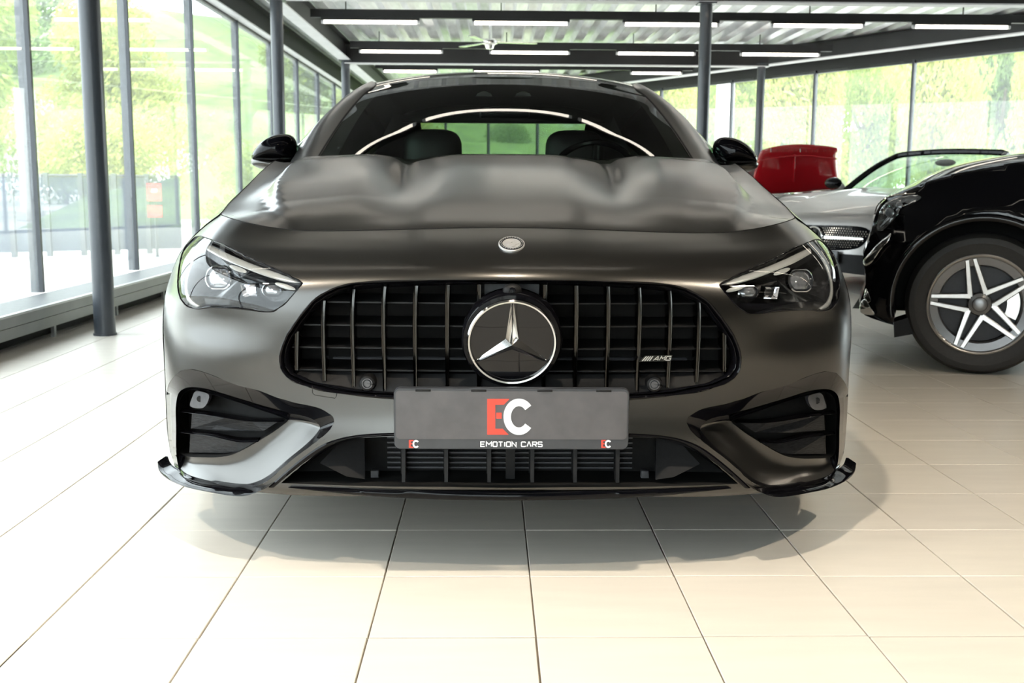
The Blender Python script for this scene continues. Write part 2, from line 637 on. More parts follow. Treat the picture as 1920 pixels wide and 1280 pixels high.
def beam(name, a, b, w, h, flange=True, label=None, top=None):
    """I-shaped steel beam from a to b (underside points)"""
    a, b = V(a), V(b)
    d = (b - a).normalized()
    s = V((d.y, -d.x, 0))
    mb = MB()
    t = .014

    def bx(u0, u1, z0, z1):
        vs = [p + s * u + V((0, 0, z)) for p in (a, b) for u, z in ((u0, z0), (u1, z0), (u1, z1), (u0, z1))]
        mb.add(vs, [(0, 1, 2, 3), (7, 6, 5, 4), (0, 4, 5, 1), (1, 5, 6, 2), (2, 6, 7, 3), (3, 7, 4, 0)])
    bx(-w * .06, w * .06, t, h - t)
    bx(-w / 2, w / 2, h - t, h)
    o = mb.build(name, M_BEAM, smooth=False)
    mb = MB()
    bx(-w / 2, w / 2, 0, t)
    f = mb.build('flange', M_FLANGE if flange else M_BEAM, o, smooth=False)
    tag(o, label, 'beam')
    return o


D1, D2 = 11.0, 16.2
XL, XR = -2.27, 2.13
beam('cross_beam', (XL, YO + D1, ZB), (8.2, YO + D1 + .05, ZB), .16, .27, label='black cross beam with pale lower flange along the top edge of the photo')
beam('cross_beam', (XL, YO + D2, ZB - .05), (4.0, YO + D2, ZB - .05), .16, .30, label='farther black cross beam with pale flange, meeting the thin far column on the right')
beam('long_beam', (XL, -7.5, ZB), (XL, YO + 24, ZB), .16, .27, label='pale-flanged beam running away from the camera above the row of left columns')
beam('head_beam', (XW + .05, -7.5, ZB + .02), (XW + .05, BEND.y - .1, ZB + .02), .16, .28, label='dark head beam over the left glass front')
hb0, hb1 = BST - BDIR * .1, BEND
off = V((-BDIR.y, -BDIR.x * -1, 0)) * 0
beam('head_beam', hb0 + V((-.35, -.22, ZB + .05)), hb1 + V((-.1, -.4, ZB + .05)), .2, .25, label='black oblique head beam with pale flange above the rear glass wall')
# fascia between that beam and the glass
mb = MB()
n_ = V((BDIR.y, -BDIR.x, 0)) * -1
mb.extrude([hb0 + V((0, 0, 2.62)), hb1 + V((0, 0, 2.62)), hb1 + V((0, 0, 3.05)), hb0 + V((0, 0, 3.05))], (.06, .04, 0))
tag(mb.build('trim_1', M_BEAM, smooth=False), 'black fascia above the rear glass wall', kind='structure')
mb = MB()
mb.box((XW - .06, -7.5, 2.72), (XW + .02, BEND.y, 3.1))
tag(mb.build('trim_2', M_BEAM, smooth=False), 'dark fascia above the left glass wall', kind='structure')
# purlins that carry the lamps
ROW_D = [12.6, 15.3, 17.9, 10.0, 7.6, 5.75, 3.2, .6]
purl = {12.6: 'black purlin carrying the nearest row of tube lamps in view', 15.3: 'black purlin carrying the second row of tube lamps', 17.9: 'black purlin carrying the farthest row of tube lamps'}
ROW_X = {12.6: [(608, 782), (890, 1063), (1172, 1343), (1450, 1615), (1715, 1888)], 15.3: [(677, 826), (922, 1065), (1160, 1301), (1393, 1535)], 17.9: [(720, 817), (890, 1010), (1187, 1278)]}
PLACE = {12.6: 'nearest row', 15.3: 'second row', 17.9: 'farthest row'}
ORD = ['leftmost', 'second from left', 'third from left', 'fourth from left', 'fifth from left']
tube0 = None


def tube_lamp(x0, x1, y, z, label, grp):
    r = empty('tube_lamp', ((x0 + x1) / 2, y, z))
    tag(r, label, 'lamp', grp)
    L = (x1 - x0) / 2
    mb = MB()
    mb.tube([V((-L, 0, 0)), V((L, 0, 0))], .021, 10)
    mb.build('diffuser', M_TUBE, r)
    mb = MB()
    mb.box((-L - .03, -.03, .018), (L + .03, .03, .045))
    mb.build('housing', M_BEAM, r, smooth=False)
    for s in (-1, 1):
        mb = MB()
        mb.tube([V((s * L, 0, 0)), V((s * (L + .03), 0, 0))], .024, 10)
        mb.build('end_cap', M_FLANGE, r)
    return r


for d in ROW_D:
    y = YO + d
    zt = 2.745
    if d in ROW_X:
        xs = [(P(a, 60, y=y).x, P(b, 60, y=y).x) for a, b in ROW_X[d]]
        xa, xb = xs[0][0] - .05, (xs[-1][1] + .1)
        for i, (a, b) in enumerate(xs):
            tube_lamp(a, b, y, zt, '%s tube lamp of the %s on the ceiling' % (ORD[i], PLACE[d]), 'ceiling tube lamps')
    else:
        xa, xb = -2.1, 6.5
        if d == 5.75:
            xs = [(-1.98 + k * 1.32, -1.98 + k * 1.32 + 1.2) for k in range(5)]
        else:
            xs = [(-1.9 + k * 1.77, -1.9 + k * 1.77 + 1.15) for k in range(5)]
        for i, (a, b) in enumerate(xs):
            tube_lamp(a, b, y, zt, 'tube lamp on the dark ceiling, %s in the %s unseen row' % (ORD[i], {5.75: 'nearest', 7.6: 'second', 10.0: 'third', 3.2: 'overhead', .6: 'frontmost'}[d]), 'unseen ceiling tube lamps')
    mb = MB()
    mb.box((xa - .1, y - .035, zt + .045), (xb + .1, y + .035, zt + .135))
    for xx in np.arange(xa + .3, xb, 1.77):
        mb.box((xx - .006, y - .006, zt + .135), (xx + .006, y + .006, 2.985 if d < 7 else 3.015))
    tag(mb.build('lamp_purlin', M_BEAM, smooth=False), purl.get(d, 'black lamp purlin on the near dark ceiling, %s from the camera, out of the photo' % {5.75: 'nearest', 7.6: 'second', 10.0: 'third', 3.2: 'overhead', .6: 'frontmost'}.get(d)), 'beam')
# spot lamps on the ceiling that cast the hard shadow under the nose
M_SPOT = mat('spot_lens', (1, 1, 1), emit=(1, 0.86, 0.68), estr=60.0)


def spot(loc, energy, label, aim=None, size=.045):
    r = empty('ceiling_spot', loc)
    tag(r, label, 'lamp')
    mb = MB()
    mb.rows(lathe([(.001, .10), (.05, .10), (.055, .09), (.055, .0), (.048, .0)], 24, 'z'), True)
    mb.build('can', M_BEAM, r)
    mb = MB()
    mb.rows(lathe([(.048, .004), (.001, .004)], 24, 'z'), True)
    mb.build('spot_lens', M_SPOT, r)
    mb = MB()
    mb.tube([V((0, 0, .10)), V((0, 0, 3.02 - loc[2] if False else .32))], .01, 6)
    mb.build('stem', M_BEAM, r)
    l = bpy.data.lights.new('spot_light', 'SPOT')
    l.energy = energy
    l.spot_size = math.radians(125)
    l.spot_blend = .5
    l.shadow_soft_size = size
    l.color = (1, .87, .70)
    lo = bpy.data.objects.new('spot_light', l)
    COL.objects.link(lo)
    lo.location = (loc[0], loc[1], loc[2] - .015)
    if aim:
        lo.rotation_euler = (V(aim) - V(loc)).to_track_quat('-Z', 'Y').to_euler()


spot((-2.3, -.75, 2.66), 195, 'small black ceiling spot lamp left of the camera, out of the photo')
spot((0.0, -.75, 2.66), 195, 'small black ceiling spot lamp over the camera, out of the photo')
spot((2.3, -.75, 2.66), 195, 'small black ceiling spot lamp right of the camera, out of the photo')
spot((4.2, 1.2, 2.66), 60, 'small black ceiling spot lamp over the black car, out of the photo')
# columns
for nm, x, d, r, lab in ((0, P(196, 600, y=YO + 6.4).x, 6.4, .0615, 'nearest round anthracite steel column, in front of the left windows'), (0, P(521.5, 150, y=YO + 11).x, 11.0, .062, 'middle round steel column on the left, behind the door mirror'), (0, P(648, 140, y=YO + 16.2).x, 16.2, .064, 'farthest round steel column on the left, beside the roof corner'),
                       (0, P(1320, 150, y=YO + 11).x, 11.0, .062, 'thick round steel column right of the windscreen'), (0, P(1425, 200, y=YO + 16.2).x, 16.2, .06, 'thin far steel column behind the raised red bonnet')):
    o = empty('steel_column', (x, YO + d, 0))
    tag(o, lab, 'column')
    mb = MB()
    mb.tube([V((0, 0, 0)), V((0, 0, ZB))], r, 32)
    mb.build('shaft', M_STEEL, o)
    mb = MB()
    mb.box((-.09, -.09, ZB - .014), (.09, .09, ZB))
    mb.build('head_plate', M_STEEL, o, smooth=False)
    mb = MB()
    mb.tube([V((0, 0, 0)), V((0, 0, .012))], r + .006, 32)
    mb.build('foot_collar', M_STEEL, o)

# left glass wall: panes and mullions
wl = empty('wall_left', (XW, 0, 0))
tag(wl, 'left wall of tall glass panes with thin steel mullions', kind='structure')
wl.location = (0, 0, 0)
mul = [6.95 + 1.86 * k for k in range(-6, 14)]
mul = [d for d in mul if -5.0 < d < BEND.y - YO]
for d in mul:
    mb = MB()
    mb.box((XW - .05, YO + d - .014, .2), (XW + .03, YO + d + .014, 2.75))
    mb.build('mullion', M_STEEL, wl, smooth=False)
ed = [-5.1] + mul + [BEND.y - YO - .05]
for i in range(len(ed) - 1):
    mb = MB()
    mb.box((XW - .006, YO + ed[i] + .02, .2), (XW + .006, YO + ed[i + 1] - .02, 2.75))
    w_ = mb.build('pane', M_PANE, wl, smooth=False)
# heater bench along it
ht = empty('heater_bench', (0, 0, 0))
tag(ht, 'long grey floor convector with ribbed top under the left windows', 'heater')
HX = -2.62
ya, yb_ = -5.0, BEND.y - .8
mb = MB()
mb.box((HX - .02, ya, .075), (HX, yb_, .135))
mb.build('front_panel', M_HEAT, ht, smooth=False)
mb = MB()
mb.box((HX - .022, ya, .14), (HX + .006, yb_, .20))
mb.build('front_panel', M_HEAT, ht, smooth=False)
mb = MB()
mb.box((HX - .03, ya, .195), (HX + .008, yb_, .207))
mb.build('edge_strip', M_GRILLE, ht, smooth=False)
mb = MB()
for k in range(14):
    xx = XW + .06 + k * .0215
    mb.box((xx, ya, .192), (xx + .011, yb_, .204))
o = mb.build('top_grille', M_GRILLE, ht, smooth=False)
o['kind'] = 'stuff'
mb = MB()
mb.box((XW, ya, .02), (HX - .06, yb_, .185))
mb.build('inner_duct', M_DARK, ht, smooth=False)
for k in range(18):
    y = YO + 4.2 + k * 1.05
    mb = MB()
    mb.box((HX - .05, y, 0), (HX - .03, y + .03, .08))
    mb.build('foot', M_HEAT, ht, smooth=False)

# rear glass wall
wb = empty('wall_back', (0, 0, 0))
tag(wb, 'oblique rear wall of clear glass panes with thin mullions', kind='structure')
mpx = [(1918 + 260, 88), (1710, 108), (1526, 135), (1240, 165)]
Lw = (BEND - BST).length
ks = sorted({round((V((P(a, 200, y=0).x, 0, 0)) - V((0, 0, 0))).length, 3) for a in ()})


def on_back(px):
    """where the sight line of a photo column crosses the rear glass"""
    d = pray(px, 200)
    A = V((CAM.x, CAM.y, 0))
    # A + k d = BST + s BDIR
    det = d.x * -BDIR.y + BDIR.x * d.y
    rx, ry_ = BST.x - A.x, BST.y - A.y
    k = (rx * -BDIR.y + BDIR.x * ry_) / det
    q = A + d * k
    return (V((q.x, q.y, 0)) - BST).dot(BDIR)


ms = [on_back(p) for p in (1710, 1527, 1372, 1240)]
st_ = ms[1] - ms[0]
ms = [ms[0] - st_ * k for k in range(1, 4)][::-1] + ms
while ms[-1] + 2.0 < Lw:
    ms.append(ms[-1] + 2.0)
ms = [m for m in ms if 0 < m < Lw - .1]
for m_ in ms:
    c = BST + BDIR * m_
    mb = MB()
    nx = V((BDIR.y, -BDIR.x, 0))
    a, b = c - BDIR * .018, c + BDIR * .018
    mb.extrude([a - nx * .03, b - nx * .03, b + nx * .03, a + nx * .03], (0, 0, 2.66))
    mb.build('mullion', M_STEEL, wb, smooth=False)
ed = [0] + ms + [Lw]
for a, b in zip(ed, ed[1:]):
    p, q = BST + BDIR * (a + .02), BST + BDIR * (b - .02)
    nx = V((BDIR.y, -BDIR.x, 0)) * .006
    mb = MB()
    mb.extrude([p - nx, q - nx, q + nx, p + nx], (0, 0, 2.66))
    mb.build('pane', M_PANEB, wb, smooth=False)
mb = MB()
nx = V((BDIR.y, -BDIR.x, 0)) * .05
mb.extrude([BST - nx, BEND - nx, BEND + nx, BST + nx], (0, 0, .05))
tag(mb.build('baseboard_back', M_STEEL, smooth=False), 'low steel threshold of the rear glass wall', kind='structure')
# side and front walls out of the picture
mb = MB()
mb.box((9.0, -7.6, 0), (9.15, BST.y, 3.1))
tag(mb.build('wall_right', M_WALLP, smooth=False), 'dark plaster wall on the right, out of the photo', kind='structure')
mb = MB()
mb.box((.4, -7.6, 0), (9.15, -7.45, 3.1))
tag(mb.build('wall_front', M_WALLP, smooth=False), 'dark plaster wall behind the camera, out of the photo', kind='structure')
for k in range(3):
    a = XW + k * 1.13
    wf = mk('window_%d' % (k + 1), *(lambda m: (m.v, m.f))(MB().box((a + .03, -7.53, .02), (a + 1.10, -7.52, 2.75))), M_PANEB, smooth=False)
    tag(wf, 'glass pane of the entrance behind the camera, out of the photo', kind='structure')
    mb = MB()
    mb.box((a - .02, -7.56, 0), (a + .03, -7.49, 2.75))
    mb.build('window_frame', M_STEEL, wf, smooth=False)
# ceiling fan
FX, FD = P(918, 80, y=YO + 13.6), 13.6
cf = empty('ceiling_fan', (FX.x, YO + FD, FX.z))
tag(cf, 'small chrome ceiling fan on a rod under the metal deck', 'fan')
mb = MB()
mb.tube([V((0, 0, .02)), V((0, 0, 3.03 - FX.z))], .012, 8)
mb.build('rod', M_CHROME, cf)
mb = MB()
mb.rows(lathe([(.001, .05), (.06, .045), (.10, .02), (.10, -.01), (.06, -.03), (.045, -.075), (.001, -.085)], 32, 'z'), True)
mb.build('motor_housing', M_CHROME, cf)
for k in range(3):
    a = math.radians(8 + 120 * k)
    d, e = V((math.cos(a), math.sin(a), 0)), V((-math.sin(a), math.cos(a), 0))
    mb = MB()
    mb.extrude([d * .09 + e * .03, d * .58 + e * .05, d * .60, d * .58 - e * .05, d * .09 - e * .03], (0, 0, .01))
    mb.build('fan_blade', M_SATIN, cf, smooth=False)

# ================================================================== outside
M_ASPH = mat('pale_forecourt', (0.50, 0.49, 0.46), rough=0.9, noise=0.12, nscale=2)
M_GRASS = mat('meadow_grass', (0.13, 0.20, 0.05), rough=0.95, noise=0.35, nscale=1.2)
M_FENCE = mat('dark_slate_fence', (0.045, 0.06, 0.085), rough=0.7, noise=0.15, nscale=4)
M_BARK = mat('bark', (0.10, 0.075, 0.05), rough=0.9, noise=0.3, nscale=20)
g_ = mk('ground', [V(q) for q in ((-120, -60, -.03), (90, -60, -.03), (90, 140, -.03), (-120, 140, -.03))], [(0, 1, 2, 3)], M_ASPH, smooth=False)
tag(g_, 'pale paved ground outside the windows', kind='structure')


def leafmat(name, col, tr):
    m = bpy.data.materials.new(name)
    m.use_nodes = True
    nt = m.node_tree
    b = nt.nodes['Principled BSDF']
    nt.nodes.remove(b)
    d_ = nt.nodes.new('ShaderNodeBsdfDiffuse')
    t_ = nt.nodes.new('ShaderNodeBsdfTranslucent')
    mx = nt.nodes.new('ShaderNodeMixShader')
    mx.inputs[0].default_value = .45
    ge = nt.nodes.new('ShaderNodeNewGeometry')
    rp = nt.nodes.new('ShaderNodeValToRGB')
    rp.color_ramp.elements[0].color = (*[c * .55 for c in col], 1)
    rp.color_ramp.elements[1].color = (*[min(1, c * 1.35) for c in col], 1)
    nt.links.new(ge.outputs['Random Per Island'], rp.inputs[0])
    nt.links.new(rp.outputs[0], d_.inputs[0])
    t_.inputs[0].default_value = (*tr, 1)
    nt.links.new(d_.outputs[0], mx.inputs[1])
    nt.links.new(t_.outputs[0], mx.inputs[2])
    nt.links.new(mx.outputs[0], nt.nodes['Material Output'].inputs[0])
    return m


LEAF = [leafmat('leaf_fresh', (.30, .37, .11), (.44, .54, .14)), leafmat('leaf_mid', (.19, .28, .10), (.30, .41, .14)), leafmat('leaf_yellow', (.40, .43, .13), (.54, .58, .16))]
rg = random.Random(3)


def crown_mesh(seed, n, leaf=.20, blobs=9, tall=1.0):
    r = random.Random(seed)
    mb = MB()
    cs_ = []
    for k in range(blobs):
        a = r.uniform(0, 6.28)
        cs_.append((V((math.cos(a) * r.uniform(.1, .62), math.sin(a) * r.uniform(.1, .62), r.uniform(.25, 1.0) * tall)), r.uniform(.28, .45)))
    for i in range(n):
        c, rr = cs_[i % blobs]
        d = V((r.gauss(0, 1), r.gauss(0, 1), r.gauss(0, 1))).normalized() * rr * (r.random() ** .33)
        p = c + d
        nrm = V((r.gauss(0, 1), r.gauss(0, 1), r.gauss(0, 1) + .6)).normalized()
        t = nrm.orthogonal().normalized()
        b = nrm.cross(t)
        s = leaf * r.uniform(.6, 1.3) / 5
        mb.add([p + t * s * 1.5, p + b * s * .7, p - t * s * 1.5, p - b * s * .7], [(0, 1, 2, 3)])
    return mb


crowns = []
for k in range(4):
    mb = crown_mesh(20 + k, 19000, leaf=.10, blobs=16, tall=1.25)
    for m in range(3):
        me = bpy.data.meshes.new('crown')
        me.from_pydata([tuple(q) for q in mb.v], [], mb.f)
        me.materials.append(LEAF[m])
        crowns.append(me)
trunk = MB()
trunk.tube([V((0, 0, 0)), V((.02, 0, .5)), V((-.02, .02, 1.0)), V((.03, 0, 1.6))], [.07, .055, .045, .02], 8)
for a in (.5, 2.4, 4.4):
    trunk.tube([V((0, 0, .7)), V((math.cos(a) * .3, math.sin(a) * .3, 1.15))], [.035, .012], 6)
tm = bpy.data.meshes.new('trunk_mesh')
tm.from_pydata([tuple(q) for q in trunk.v], [], trunk.f)
tm.materials.append(M_BARK)


def tree(x, y, z, R, H, kind, m, label, low=.1, grp=None):
    o = empty('leafy_tree', (x, y, z))
    tag(o, label, 'tree', grp)
    c = bpy.data.objects.new('foliage', crowns[(kind % 4) * 3 + m])
    COL.objects.link(c)
    c.parent = o
    c.location = (0, 0, low)
    c.scale = (R, R, H / 1.6)
    c.rotation_euler = (0, 0, rg.uniform(0, 6.28))
    c['kind'] = 'stuff'
    t = bpy.data.objects.new('trunk', tm)
    COL.objects.link(t)
    t.parent = o
    t.scale = (2.2, 2.2, H / 1.7)


# behind the rear glass: a near belt and a taller belt beyond
k = 0
NUM = 'first second third fourth fifth sixth seventh eighth ninth tenth'.split()
for px, d, R, H, m in ((1235, 31, 1.9, 5.2, 2), (1375, 32, 2.1, 6.2, 0), (1500, 29, 1.8, 5.4, 2), (1620, 28, 1.9, 5.6, 0), (1745, 25.5, 1.7, 5.8, 2), (1870, 24, 1.6, 5.2, 1), (1990, 22.5, 1.5, 5.4, 2), (2120, 21.5, 1.5, 5.6, 0)):
    q = P(px, 300, y=YO + d + (4.8 if k % 2 else 0))
    tree(q.x, q.y, -.05, R, H, k, m, 'sunlit tree just behind the rear glass, %s of the near belt from its left end' % NUM[k], low=.1, grp='trees behind the rear glass')
    k += 1
k = 0
for px, d, R, H, m in ((1170, 46, 3.2, 8, 1), (1330, 48, 3.3, 9, 0), (1490, 46, 3.2, 9, 1), (1650, 43, 3.2, 9, 0), (1820, 38, 3.0, 9, 1), (1990, 35, 2.8, 9, 0), (2170, 33, 2.8, 9, 1)):
    q = P(px, 300, y=YO + d + 3 + (7.6 if k % 2 else 0))
    tree(q.x, q.y, -.05, R, H, k + 1, m, 'tall tree of the far belt behind the rear glass, %s from its left end' % NUM[k], low=.0, grp='tall trees behind the rear glass')
    k += 1
# seen through the cabin
for i, (px, d, R, H, m) in enumerate(((790, 42, 1.7, 4, 1), (870, 44, 1.7, 4.4, 0), (945, 42, 1.7, 4, 1), (1025, 44, 1.8, 4.4, 0), (1105, 42, 1.7, 4, 1))):
    q = P(px, 300, y=YO + d + (3 if i % 2 else 0))
    tree(q.x, q.y, -.05, R, H, i, m, 'bush beyond the rear glass seen through the coupe cabin, %s from the left' % NUM[i], low=-.5, grp='bushes behind the coupe')
wp_ = empty('white_post', (0, 0, 0))
q = P(1357, 270, y=YO + 27)
wp_.location = (q.x, q.y, -.03)
tag(wp_, 'white square post outside, just right of the thick column', 'post')
rbox('shaft', (-.19, -.19, 0), (.19, .19, 3.6), .02, mat('white_render', (.85, .85, .83), rough=.7, noise=.03), wp_)
rbox('plinth', (-.26, -.26, 0), (.26, .26, .25), .02, M_ASPH, wp_)
# left: grassy bank, bushes, fence
hv, hf = [], []
hr_ = []
for j in range(14):
    t = j / 13
    hr_.append([V((-70 + 74 * i / 20, 20 + 62 * t + 1.5 * math.sin(i * .8), -.04 + 13.0 * sstep(0, 1, t) + .5 * math.sin(i * 1.3 + j))) if j else V((-70 + 74 * i / 20, 18 + .1 * i, -.05)) for i in range(21)])
o = grid('grass_bank', hr_, M_GRASS)
tag(o, 'grassy hillside rising beyond the fence on the left', kind='structure')
lt = ((-14, 20, 2.2, 3.4, 2), (-11.8, 25.5, 2.2, 3.2, 0), (-8.8, 22, 2.2, 3.2, 2), (-5.0, 21.5, 1.7, 2.6, 0), (-17.5, 25.5, 2.6, 4.2, 0), (-13, 34, 3.2, 6, 2), (-7, 40, 3, 5.5, 0), (-19, 36, 3.5, 7, 0), (-3.5, 32, 2.4, 4, 2), (-24, 50, 5, 9, 1), (-13.5, 62, 5, 9, 1), (-3, 52, 4.5, 8, 1))
nm_ = 'first second third fourth fifth sixth seventh eighth ninth tenth eleventh twelfth'.split()
for i, (x, y, R, H, m) in enumerate(lt):
    z = -.05 if y < 20 else 13.0 * sstep(0, 1, (y - 20) / 62) - .3
    near = i < 5
    tree(x, y, z, R, H, i, m, ('sunlit bush at the foot of the grassy bank, %s one built' if near else 'hazy tree up the grassy bank on the left, %s one built') % nm_[i], low=-.3, grp='bushes above the fence' if near else 'trees on the bank')
fa, fb = P(-260, 490, z=0), P(340, 474, z=0)
fn_ = empty('panel_fence', (0, 0, 0))
tag(fn_, 'dark slate panel fence across the forecourt outside the left windows', 'fence')
NPN = 9
dv = (fb - fa) / NPN
for i in range(NPN):
    a, b = fa + dv * (i + .01), fa + dv * (i + .99)
    mb = MB()
    mb.extrude([a + V((0, 0, .06)), b + V((0, 0, .06)), b + V((0, 0, .98)), a + V((0, 0, .98))], (.01, .03, 0))
    mb.build('fence_panel', M_FENCE, fn_, smooth=False)
    mb = MB()
    c = fa + dv * i
    mb.box(c + V((-.03, -.03, 0)), c + V((.03, .03, 1.03)))
    mb.build('post', M_STEEL, fn_, smooth=False)
mb = MB()
mb.tube([fa + V((0, 0, 1.0)), fb + V((0, 0, 1.0))], .02, 6)
mb.build('top_rail', M_GREYP, fn_)
# red and white board on the fence
sg = empty('warning_board', (0, 0, 0))
q = P(290, 380, y=YO + 13.4)
sg.location = (q.x, q.y, q.z)
tag(sg, 'two red and white boards one above the other, seen through the left glass', 'sign')
M_SIGNR = mat('board_red', (.70, .05, .08), rough=.5, noise=.1)
for z0, z1 in ((.02, .24), (-.18, -.03)):
    mb = MB()
    mb.box((-.09, -.01, z0), (.09, .01, z1))
    mb.build('board', M_SIGNR, sg, smooth=False)
mb = MB()
mb.box((-.03, -.016, .13), (.04, -.010, .17))
mb.build('white_mark', M_WHITEP, sg, smooth=False)
mb = MB()
mb.tube([V((0, .02, .24)), V((0, .02, -q.z))], .02, 8)
mb.build('post', M_STEEL, sg)


# ================================================================== the graphite coupe
CAR = empty('coupe_car')
tag(CAR, 'matte dark graphite coupe facing the camera with a slatted black grille and round chrome star', 'car')
_p = spline([(0, 0), (.19, .008), (.38, .03), (.53, .06), (.66, .105), (.76, .17), (.83, .245), (.877, .33), (.915, .43), (.953, .56), (.975, .72)], 245)
_i56 = int(np.argmin(np.abs(_p[:, 1] - .56)))
_p = np.vstack([_p[::-1] * (-1, 1), _p[1:]])
for _ in range(60):
    _p[1:-1] = (_p[:-2] + 2 * _p[1:-1] + _p[2:]) / 4
_c = 244
_t = np.gradient(_p, axis=0)
for _ in range(40):
    _t[1:-1] = (_t[:-2] + 2 * _t[1:-1] + _t[2:]) / 4
PLAN, PTAN = _p, _t / np.linalg.norm(_t, axis=1)[:, None]
ROWS = [  # (z, inset) at the centre, at x = 0.6, at the side
    ((.192, .03), (.172, .02), (.150, .012)), ((.208, .022), (.192, .01), (.19, .003)), ((.25, .02), (.245, .01), (.27, 0)),
    ((.31, .02), (.31, .01), (.35, 0)), ((.38, .03), (.38, .015), (.43, 0)), ((.45, .03), (.45, .015), (.50, 0)),
    ((.52, .01), (.52, .01), (.56, .003)), ((.59, -.01), (.585, .008), (.61, .01)), ((.65, -.025), (.64, .015), (.66, .026)),
    ((.69, -.03), (.682, .035), (.702, .044)), ((.715, -.012), (.714, .07), (.738, .068)), ((.742, .04), (.742, .12), (.768, .097)),
    ((.768, .11), (.764, .18), (.794, .127)), ((.800, .22), (.786, .245), (.818, .16))]
RS = [keyspline([(r[k][0], r[k][1], i) for i, r in enumerate(ROWS)], 16) for k in range(3)]
NR = len(RS[0]) - 1
UM = 0.47


def prof(k, t):
    q = max(0, min(NR, t * NR))
    i = min(int(q), NR - 1)
    return RS[k][i] * (1 - q + i) + RS[k][i + 1] * (q - i)


def plan(u):
    q = _c + max(-1, min(1, u)) * _i56
    i = min(int(q), len(PLAN) - 2)
    p = PLAN[i] * (1 - q + i) + PLAN[i + 1] * (q - i)
    d = PTAN[i] * (1 - q + i) + PTAN[i + 1] * (q - i)
    return p[0], p[1], -d[1], d[0]    # point and inward direction (plan)


UA, TB = 1.30, 0.90       # rough lengths, so the flat region is in metres


def FA(a, b):
    """bumper and nose skin"""
    u, t = a / UA, b / TB
    x, y, nx, ny = plan(u)
    m = abs(u)
    if m < UM:
        f = sstep(0, UM, m)
        z, o = (prof(0, t) * (1 - f) + prof(1, t) * f)[:2]
    else:
        f = sstep(UM, 1, m)
        z, o = (prof(1, t) * (1 - f) + prof(2, t) * f)[:2]
    # hollow between headlamp and lower intake, and the raised brow of the grille
    h = math.exp(-((m - .60) / .13) ** 2 - ((z - .575) / .055) ** 2) * .014
    o += h
    return V((x + nx * o, y + ny * o, z))


NA, NB = 130, 90
_v, _ab = [], []
for j in range(NB + 1):
    for i in range(NA + 1):
        ab = (-UA + 2 * UA * i / NA, TB * j / NB)
        _ab.append(ab)
        _v.append(FA(*ab))
_f = []
for j in range(NB):
    for i in range(NA):
        q = j * (NA + 1) + i
        _f += [(q, q + 1, q + NA + 2), (q, q + NA + 2, q + NA + 1)]
BVF = BVHTree.FromPolygons(_v, _f)


def onF(px, py):
    """where a photo sight line meets the nose skin: (world point, region point)"""
    h = BVF.ray_cast(CAM, pray(px, py).normalized())
    if h[0] is None:
        h = BVF.find_nearest(P(px, py, y=0.45))
    a, b, c = _f[h[2]]
    A, B, C, p = _v[a], _v[b], _v[c], h[0]
    n = (B - A).cross(C - A)
    d = n.dot(n)
    wa = (B - p).cross(C - p).dot(n) / d
    wb = (C - p).cross(A - p).dot(n) / d
    q = np.array(_ab[a]) * wa + np.array(_ab[b]) * wb + np.array(_ab[c]) * (1 - wa - wb)
    return p, q


def mir(l):
    return [(-a, b) for a, b in l][::-1]


def sm(px, n, closed=True):
    return spline(px, n, closed)


# ---- outlines taken from the left half of the photo
GR_PX = [(960, 525), (896, 524), (757, 525), (678, 528), (640, 534), (609, 547), (585, 563), (560, 593), (540, 621), (526, 652), (523, 674), (529, 698), (550, 716), (585, 728), (639, 739), (678, 744), (736, 748), (850, 751), (960, 752)]
HL_PX = [(371.7, 441.7), (416.7, 456.7), (466.7, 481.7), (516.7, 503.3), (546.7, 517.5), (563, 526), (568.3, 530.5), (563, 538), (550, 553), (538, 567), (527, 576), (513, 584), (491.7, 585), (466.7, 581), (433, 577.8), (400, 578), (366.7, 579), (348, 573), (337, 558), (332.5, 536.7), (333.5, 513), (338, 485), (344, 468), (355, 454)]
IN_O = [(308.5, 800), (309.5, 757), (318, 716), (345, 693), (372, 695), (433, 717), (498, 737), (545, 753), (595, 764), (620, 777), (626.5, 789), (617, 807), (586, 833), (542, 866), (500, 902), (472, 913), (433, 913), (389, 905), (345, 894), (320, 876), (311, 850)]
IN_I = [(330, 800), (330, 757), (336, 735), (352, 726), (385, 728), (440, 744), (500, 762), (550, 775), (585, 785), (597, 795), (600, 801), (596, 809), (576, 831), (538, 862), (498, 895), (468, 907), (431, 909), (389, 901), (350, 889), (336, 876), (331, 855)]
IN_M = [(336, 800), (336, 760), (341, 742), (356, 731), (392, 738), (440, 752), (490, 769), (520, 779), (535, 785), (538.5, 787), (538, 790), (533, 794), (510, 811), (477, 831), (450, 846), (433, 853), (405, 857), (375, 857), (356, 856), (344, 853), (337, 845)]
LO_PX = [(960, 816), (850, 816), (737, 818), (671, 821), (640, 827), (615, 837), (590, 853), (560, 877), (527, 905), (600, 908), (760, 912), (960, 914)]

